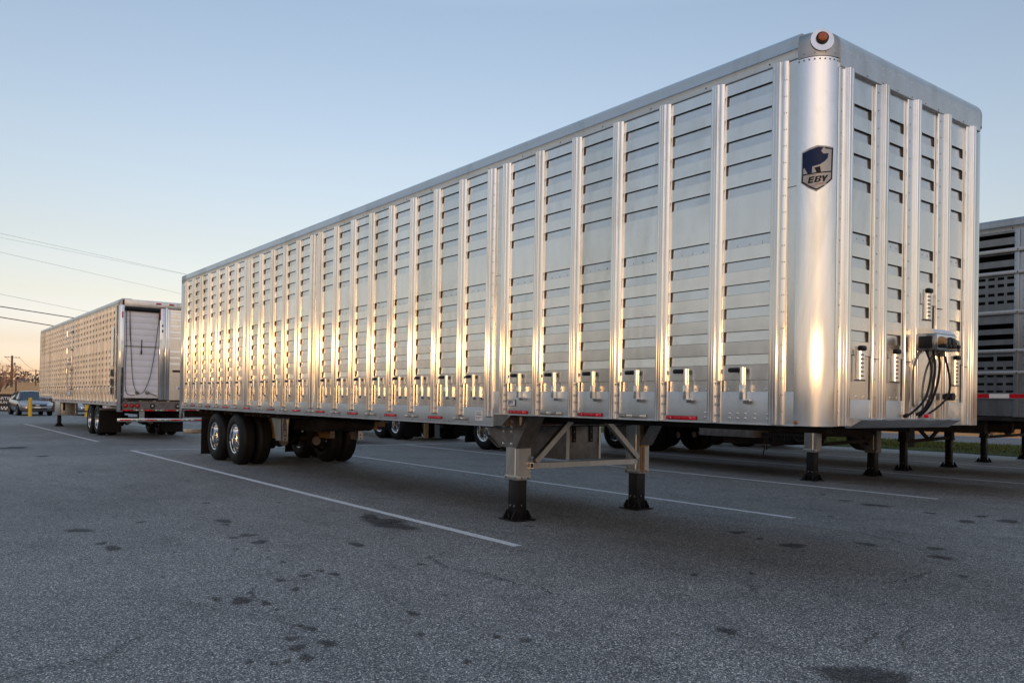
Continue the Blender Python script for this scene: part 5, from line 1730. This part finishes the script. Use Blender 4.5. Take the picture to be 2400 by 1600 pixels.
# ------------------------------------------------------------------ poles and wires
def pole(label, x, y, h, r_, arms, k='wood', group=None):
    t = thing('utility_pole', label, 'utility pole', (x, y, 0), 0, group)
    mb = MB(); mb.tube([(0, 0, -.3), (0, 0, h * .5), (0, 0, h)], [r_, r_ * .85, r_ * .7], k, 12); mb.build('pole', t)
    for z, hl, ya in arms:
        mb = MB(); mb.box(-.06, .06, -hl, hl, z - .06, z + .06, 'wood')
        for q in (-.9, -.5, .5, .9):
            mb.tube([(0, q * hl, z + .06), (0, q * hl, z + .26)], .05, 'wire', 6)
        mb.build('crossarm', t)
    return t
P1 = pole('tall wooden utility pole with two crossarms rising behind the board wall', -218, 16.9, 10.0, .30, [(9.55, 1.55, 0), (7.5, 1.2, 0)])
mb = MB(); mb.tube([(0, 1.2, 7.5), (0, 1.6, 7.4), (0, 1.75, 6.9)], .06, 'wire', 6); mb.lathe([(0, .3), (.16, .25), (.16, -.25), (0, -.3)], (0, .55, 8.1), 'z', 'dull', 10); mb.build('cutout', P1)
mb = MB(); mb.tube([(0, 0, -.2), (0, 0, 6.3)], .16, 'greypipe', 8)
o = mb.build('conduit_mast', None); o.location = (-212.5, 15.0, 0); tag(o, 'pale grey conduit mast standing left of the tall utility pole', 'mast')
pole('small distant utility pole at the ridge, cut off by the left trailer\'s edge', -295, 31.2, 8.9, .22, [(8.4, 1.9, 0)])
mb = MB(); mb.tube([(0, 0, -.2), (0, 0, 2.4)], .12, 'bark', 8); o = mb.build('fence_post', None); o.location = (-136, 9.2, .6); tag(o, 'thin brown post in the field right of the tall utility pole', 'post')
def wire(label, a, b, r_, sag=0.0, group='overhead wires on the left'):
    a = Vector(a); b = Vector(b); d = (b - a)
    p0 = a - d * 2.2; p1 = a + d * 16
    n = 40
    mb = MB(); mb.tube([p0.lerp(p1, i / n) + Vector((0, 0, -sag * 4 * (i / n) * (1 - i / n))) for i in range(n + 1)], r_, 'wire', 5)
    tag(mb.build('overhead_wire', None), label, 'wire', group)
wire('topmost pair-like thin overhead wire on the left', (-48.905, -.791, 9.983), (-57.688, 11.293, 10.076), .006)
wire('thin overhead wire just under the topmost one, merging with it', (-48.9, -.79, 9.76), (-57.69, 11.29, 10.05), .005)
wire('second thin overhead wire, well below the topmost pair', (-48.9, -.773, 8.963), (-57.437, 10.817, 8.385 + .25), .006)
wire('third thin overhead wire, just above the two thick ones', (-48.89, -.732, 6.692), (-53.534, 4.401, 6.482), .007)
wire('upper thick black overhead wire of the lowest two', (-48.887, -.72, 6.02), (-52.962, 3.672, 5.986), .026)
wire('lowest thick black overhead wire', (-48.885, -.71, 5.441), (-52.124, 2.634, 5.338), .026)
mb = MB()
for dz, dy in ((9.7, -1.4), (9.7, 1.4)):
    a = Vector((-218, 16.9 + dy, dz)); b = Vector((-295, 31.2 + dy, 8.6))
    mb.tube([a.lerp(b, i / 14) - Vector((0, 0, 4.0 * (i / 14) * (1 - i / 14))) for i in range(15)], .035, 'wire', 4)
tag(mb.build('overhead_wire', None), 'thin sagging lines running from the tall utility pole to the small one', 'wire', 'overhead wires on the left')

# ------------------------------------------------------------------ bare trees, far trees and houses, roadside scrub
def bare_tree(label, x, y, z, h, spread, seed, k='twig', dens=1.0):
    rnd = random.Random(seed)
    t = thing('bare_tree', label, 'tree', (x, y, z), 0, 'bare trees on the left')
    tr_ = MB(); cr_ = MB()
    def grow(p_, d, ln_, r_, lev):
        q = p_ + d * ln_
        mid = p_.lerp(q, .5) + Vector((rnd.uniform(-1, 1), rnd.uniform(-1, 1), 0)) * ln_ * .06
        (tr_ if lev < 2 else cr_).tube([p_, mid, q], [r_, r_ * .8, r_ * .6], 'bark' if lev < 2 else k, 5 if lev < 2 else 3, False)
        if lev >= 5: return
        for _ in range(rnd.choice((2, 3, 3)) if lev < 4 else int(3 * dens)):
            nd = (d + Vector((rnd.gauss(0, 1), rnd.gauss(0, 1), rnd.gauss(.15, .5))) * spread).normalized()
            grow(q if rnd.random() < .7 else mid, nd, ln_ * rnd.uniform(.62, .82), r_ * .58, lev + 1)
    for a in range(3):
        grow(Vector((0, 0, -.1)), Vector((rnd.gauss(0, .22), rnd.gauss(0, .28), 1)).normalized(), h * .30, h * .022, 0)
    tr_.build('trunk', t); cr_.build('crown', t, smooth=0)
    return t
bare_tree('bare russet tree at the left edge, its trunk forking low', -160, 9.0, .3, 5.0, .36, 3)
bare_tree('bushy bare orange tree further left, partly outside the view', -150, 3.0, .3, 5.0, .5, 8)
bare_tree('slender tall bare tree close behind the tall utility pole', -200, 13.2, .5, 8.4, .26, 21)
rnd = random.Random(4)
def ridge_h(x, y):
    d = (-74 - x) / 330
    return .02 + 4.5 * d ** .9 + 1.3 * math.sin(y * .021 + .4) * d + .35 * math.sin(x * .05 + y * .04) * d
def leaf_tree(name, label, cat, x, y, z, h, wd, k, n=150, group=None, trunk=True):
    t = thing(name, label, cat, (x, y, z), 0, group)
    mb = MB()
    for i in range(n):
        a = rnd.uniform(0, 6.28); q = rnd.random() ** .5; zz = rnd.uniform(.12, 1)
        rr_ = wd * q * (1 - abs(zz - .45) ** 1.5)
        c = Vector((math.cos(a) * rr_, math.sin(a) * rr_, zz * h)); s = h * rnd.uniform(.05, .11)
        u = Vector((rnd.gauss(0, 1), rnd.gauss(0, 1), rnd.gauss(0, 1))).normalized(); v = u.orthogonal().normalized()
        mb.add([c - u * s, c - v * s * .8, c + u * s, c + v * s * .8], [(0, 1, 2, 3)], k)
    mb.build('crown', t, smooth=0)
    if trunk:
        mb = MB(); mb.tube([(0, 0, -.3), (0, 0, h * .6)], [h * .03, h * .012], 'bark', 6); mb.build('trunk', t)
    return t
far = [(-402, 27.0, 5.6, 4.2), (-404, 29.4, 4.2, 3.6), (-403, 33.2, 5.0, 4.0), (-401, 36.6, 4.4, 3.6), (-404, 40.4, 5.4, 4.0), (-402, 44.0, 3.9, 3.4), (-403, 47.2, 5.2, 3.8), (-401, 50.8, 6.0, 4.2), (-404, 54.8, 5.0, 4.2), (-402, 59, 6, 4.5), (-403, 63, 5, 4), (-400, 20.2, 5, 4)]
names = ['leftmost', 'second', 'third', 'fourth', 'fifth', 'sixth', 'seventh', 'eighth', 'ninth', 'tenth', 'eleventh', 'furthest left']
for i, (x, y, h, wd) in enumerate(far):
    leaf_tree('distant_tree', 'dark bushy tree in the row along the field ridge', 'tree', x, y, ridge_h(x, y) - .6, h, wd * .8, 'evergreen', 110, 'trees along the field ridge')
for i, (y, wdt, lab) in enumerate(((31.3, 3.4, 'small far house with pale wall left of the others on the ridge'), (38.6, 4.2, 'far house with grey roof in the middle of the ridge row'), (49.0, 4.6, 'far house on the ridge nearest the left trailer\'s edge'))):
    t = thing('far_house', lab, 'house', (-398, y, ridge_h(-398, y) - 1.1))
    mb = MB(); mb.box(-3, 3, -wdt / 2, wdt / 2, 0, 1.9, 'housewall'); mb.build('wall', t)
    mb = MB(); mb.prism([(-wdt / 2 - .3, 1.88), (wdt / 2 + .3, 1.88), (0, 3.2)], -3.3, 3.3, 'x', 'houseroof'); mb.build('roof', t)
    for q in (-.25, .2):
        mb = MB(); mb.box(3.0, 3.05, q * wdt - .35, q * wdt + .35, .7, 1.4, 'seam'); mb.build('window', t)
sc_ = MB()
rnd = random.Random(11)
for i in range(9000):
    x = rnd.uniform(-75, 45); y = 37.5 + rnd.random() ** 1.3 * 14
    h = rnd.uniform(.15, .9) * (1 + (y - 37) * .06)
    a = rnd.uniform(0, 3.14); s = rnd.uniform(.05, .16)
    c = Vector((x, y, (y - 36) * .10)); u = Vector((math.cos(a), math.sin(a), 0)) * s; t = Vector((rnd.gauss(0, .25), rnd.gauss(0, .25), 1)) * h
    sc_.add([c - u, c + u, c + t], [(0, 1, 2)], 'scrub')
tag(sc_.build('roadside_scrub', smooth=0, recalc=False), 'dry orange scrub along the far side of the road', 'scrub', kind='stuff')
bk = MB(); bk.add([(-300, 35.5, .02), (200, 35.5, .02), (200, 40, .3), (-300, 40, .3), (200, 60, 2.6), (-300, 60, 2.6), (200, 300, 5), (-300, 300, 5)], [(0, 1, 2, 3), (3, 2, 4, 5), (5, 4, 6, 7)], 'field')
tag(bk.build('roadside_bank', smooth=0, recalc=False), kind='structure')
gd = thing('guard_rail', 'pale steel guard rail on posts along the far side of the road', 'guard rail', (-20, 36.6, 0))
mb = MB()
mb.prism([(0, .52), (-.05, .56), (-.05, .62), (0, .66), (-.05, .70), (-.05, .77), (0, .82), (.01, .66)], -60, 50, 'x', 'guard'); mb.build('rail', gd)
for j in range(28):
    mb = MB(); x = -58 + j * 4
    mb.box(x - .06, x + .06, .03, .15, .0, .8, 'bark'); mb.build('post', gd)
# grass blades on the verge
gb = MB(); rnd = random.Random(5)
for i in range(26000):
    x = rnd.uniform(-26, 6); y = rnd.uniform(20.3, 26.3)
    h = rnd.uniform(.04, .11); a = rnd.uniform(0, 3.14)
    e = 20.3 + .35 * math.sin(x * .5)
    if y < e: continue
    z = .012 + min(1, (y - e) / .4) * .058 + max(0, (y - e - .4)) * .0035
    gb.add([(x - .012 * math.cos(a), y - .012 * math.sin(a), z), (x + .012 * math.cos(a), y + .012 * math.sin(a), z), (x + rnd.gauss(0, .03), y + rnd.gauss(0, .03), z + h)], [(0, 1, 2)], 'blade')
tag(gb.build('grass', smooth=0, recalc=False), 'short mown grass on the strip between lot and road', 'grass', kind='stuff')
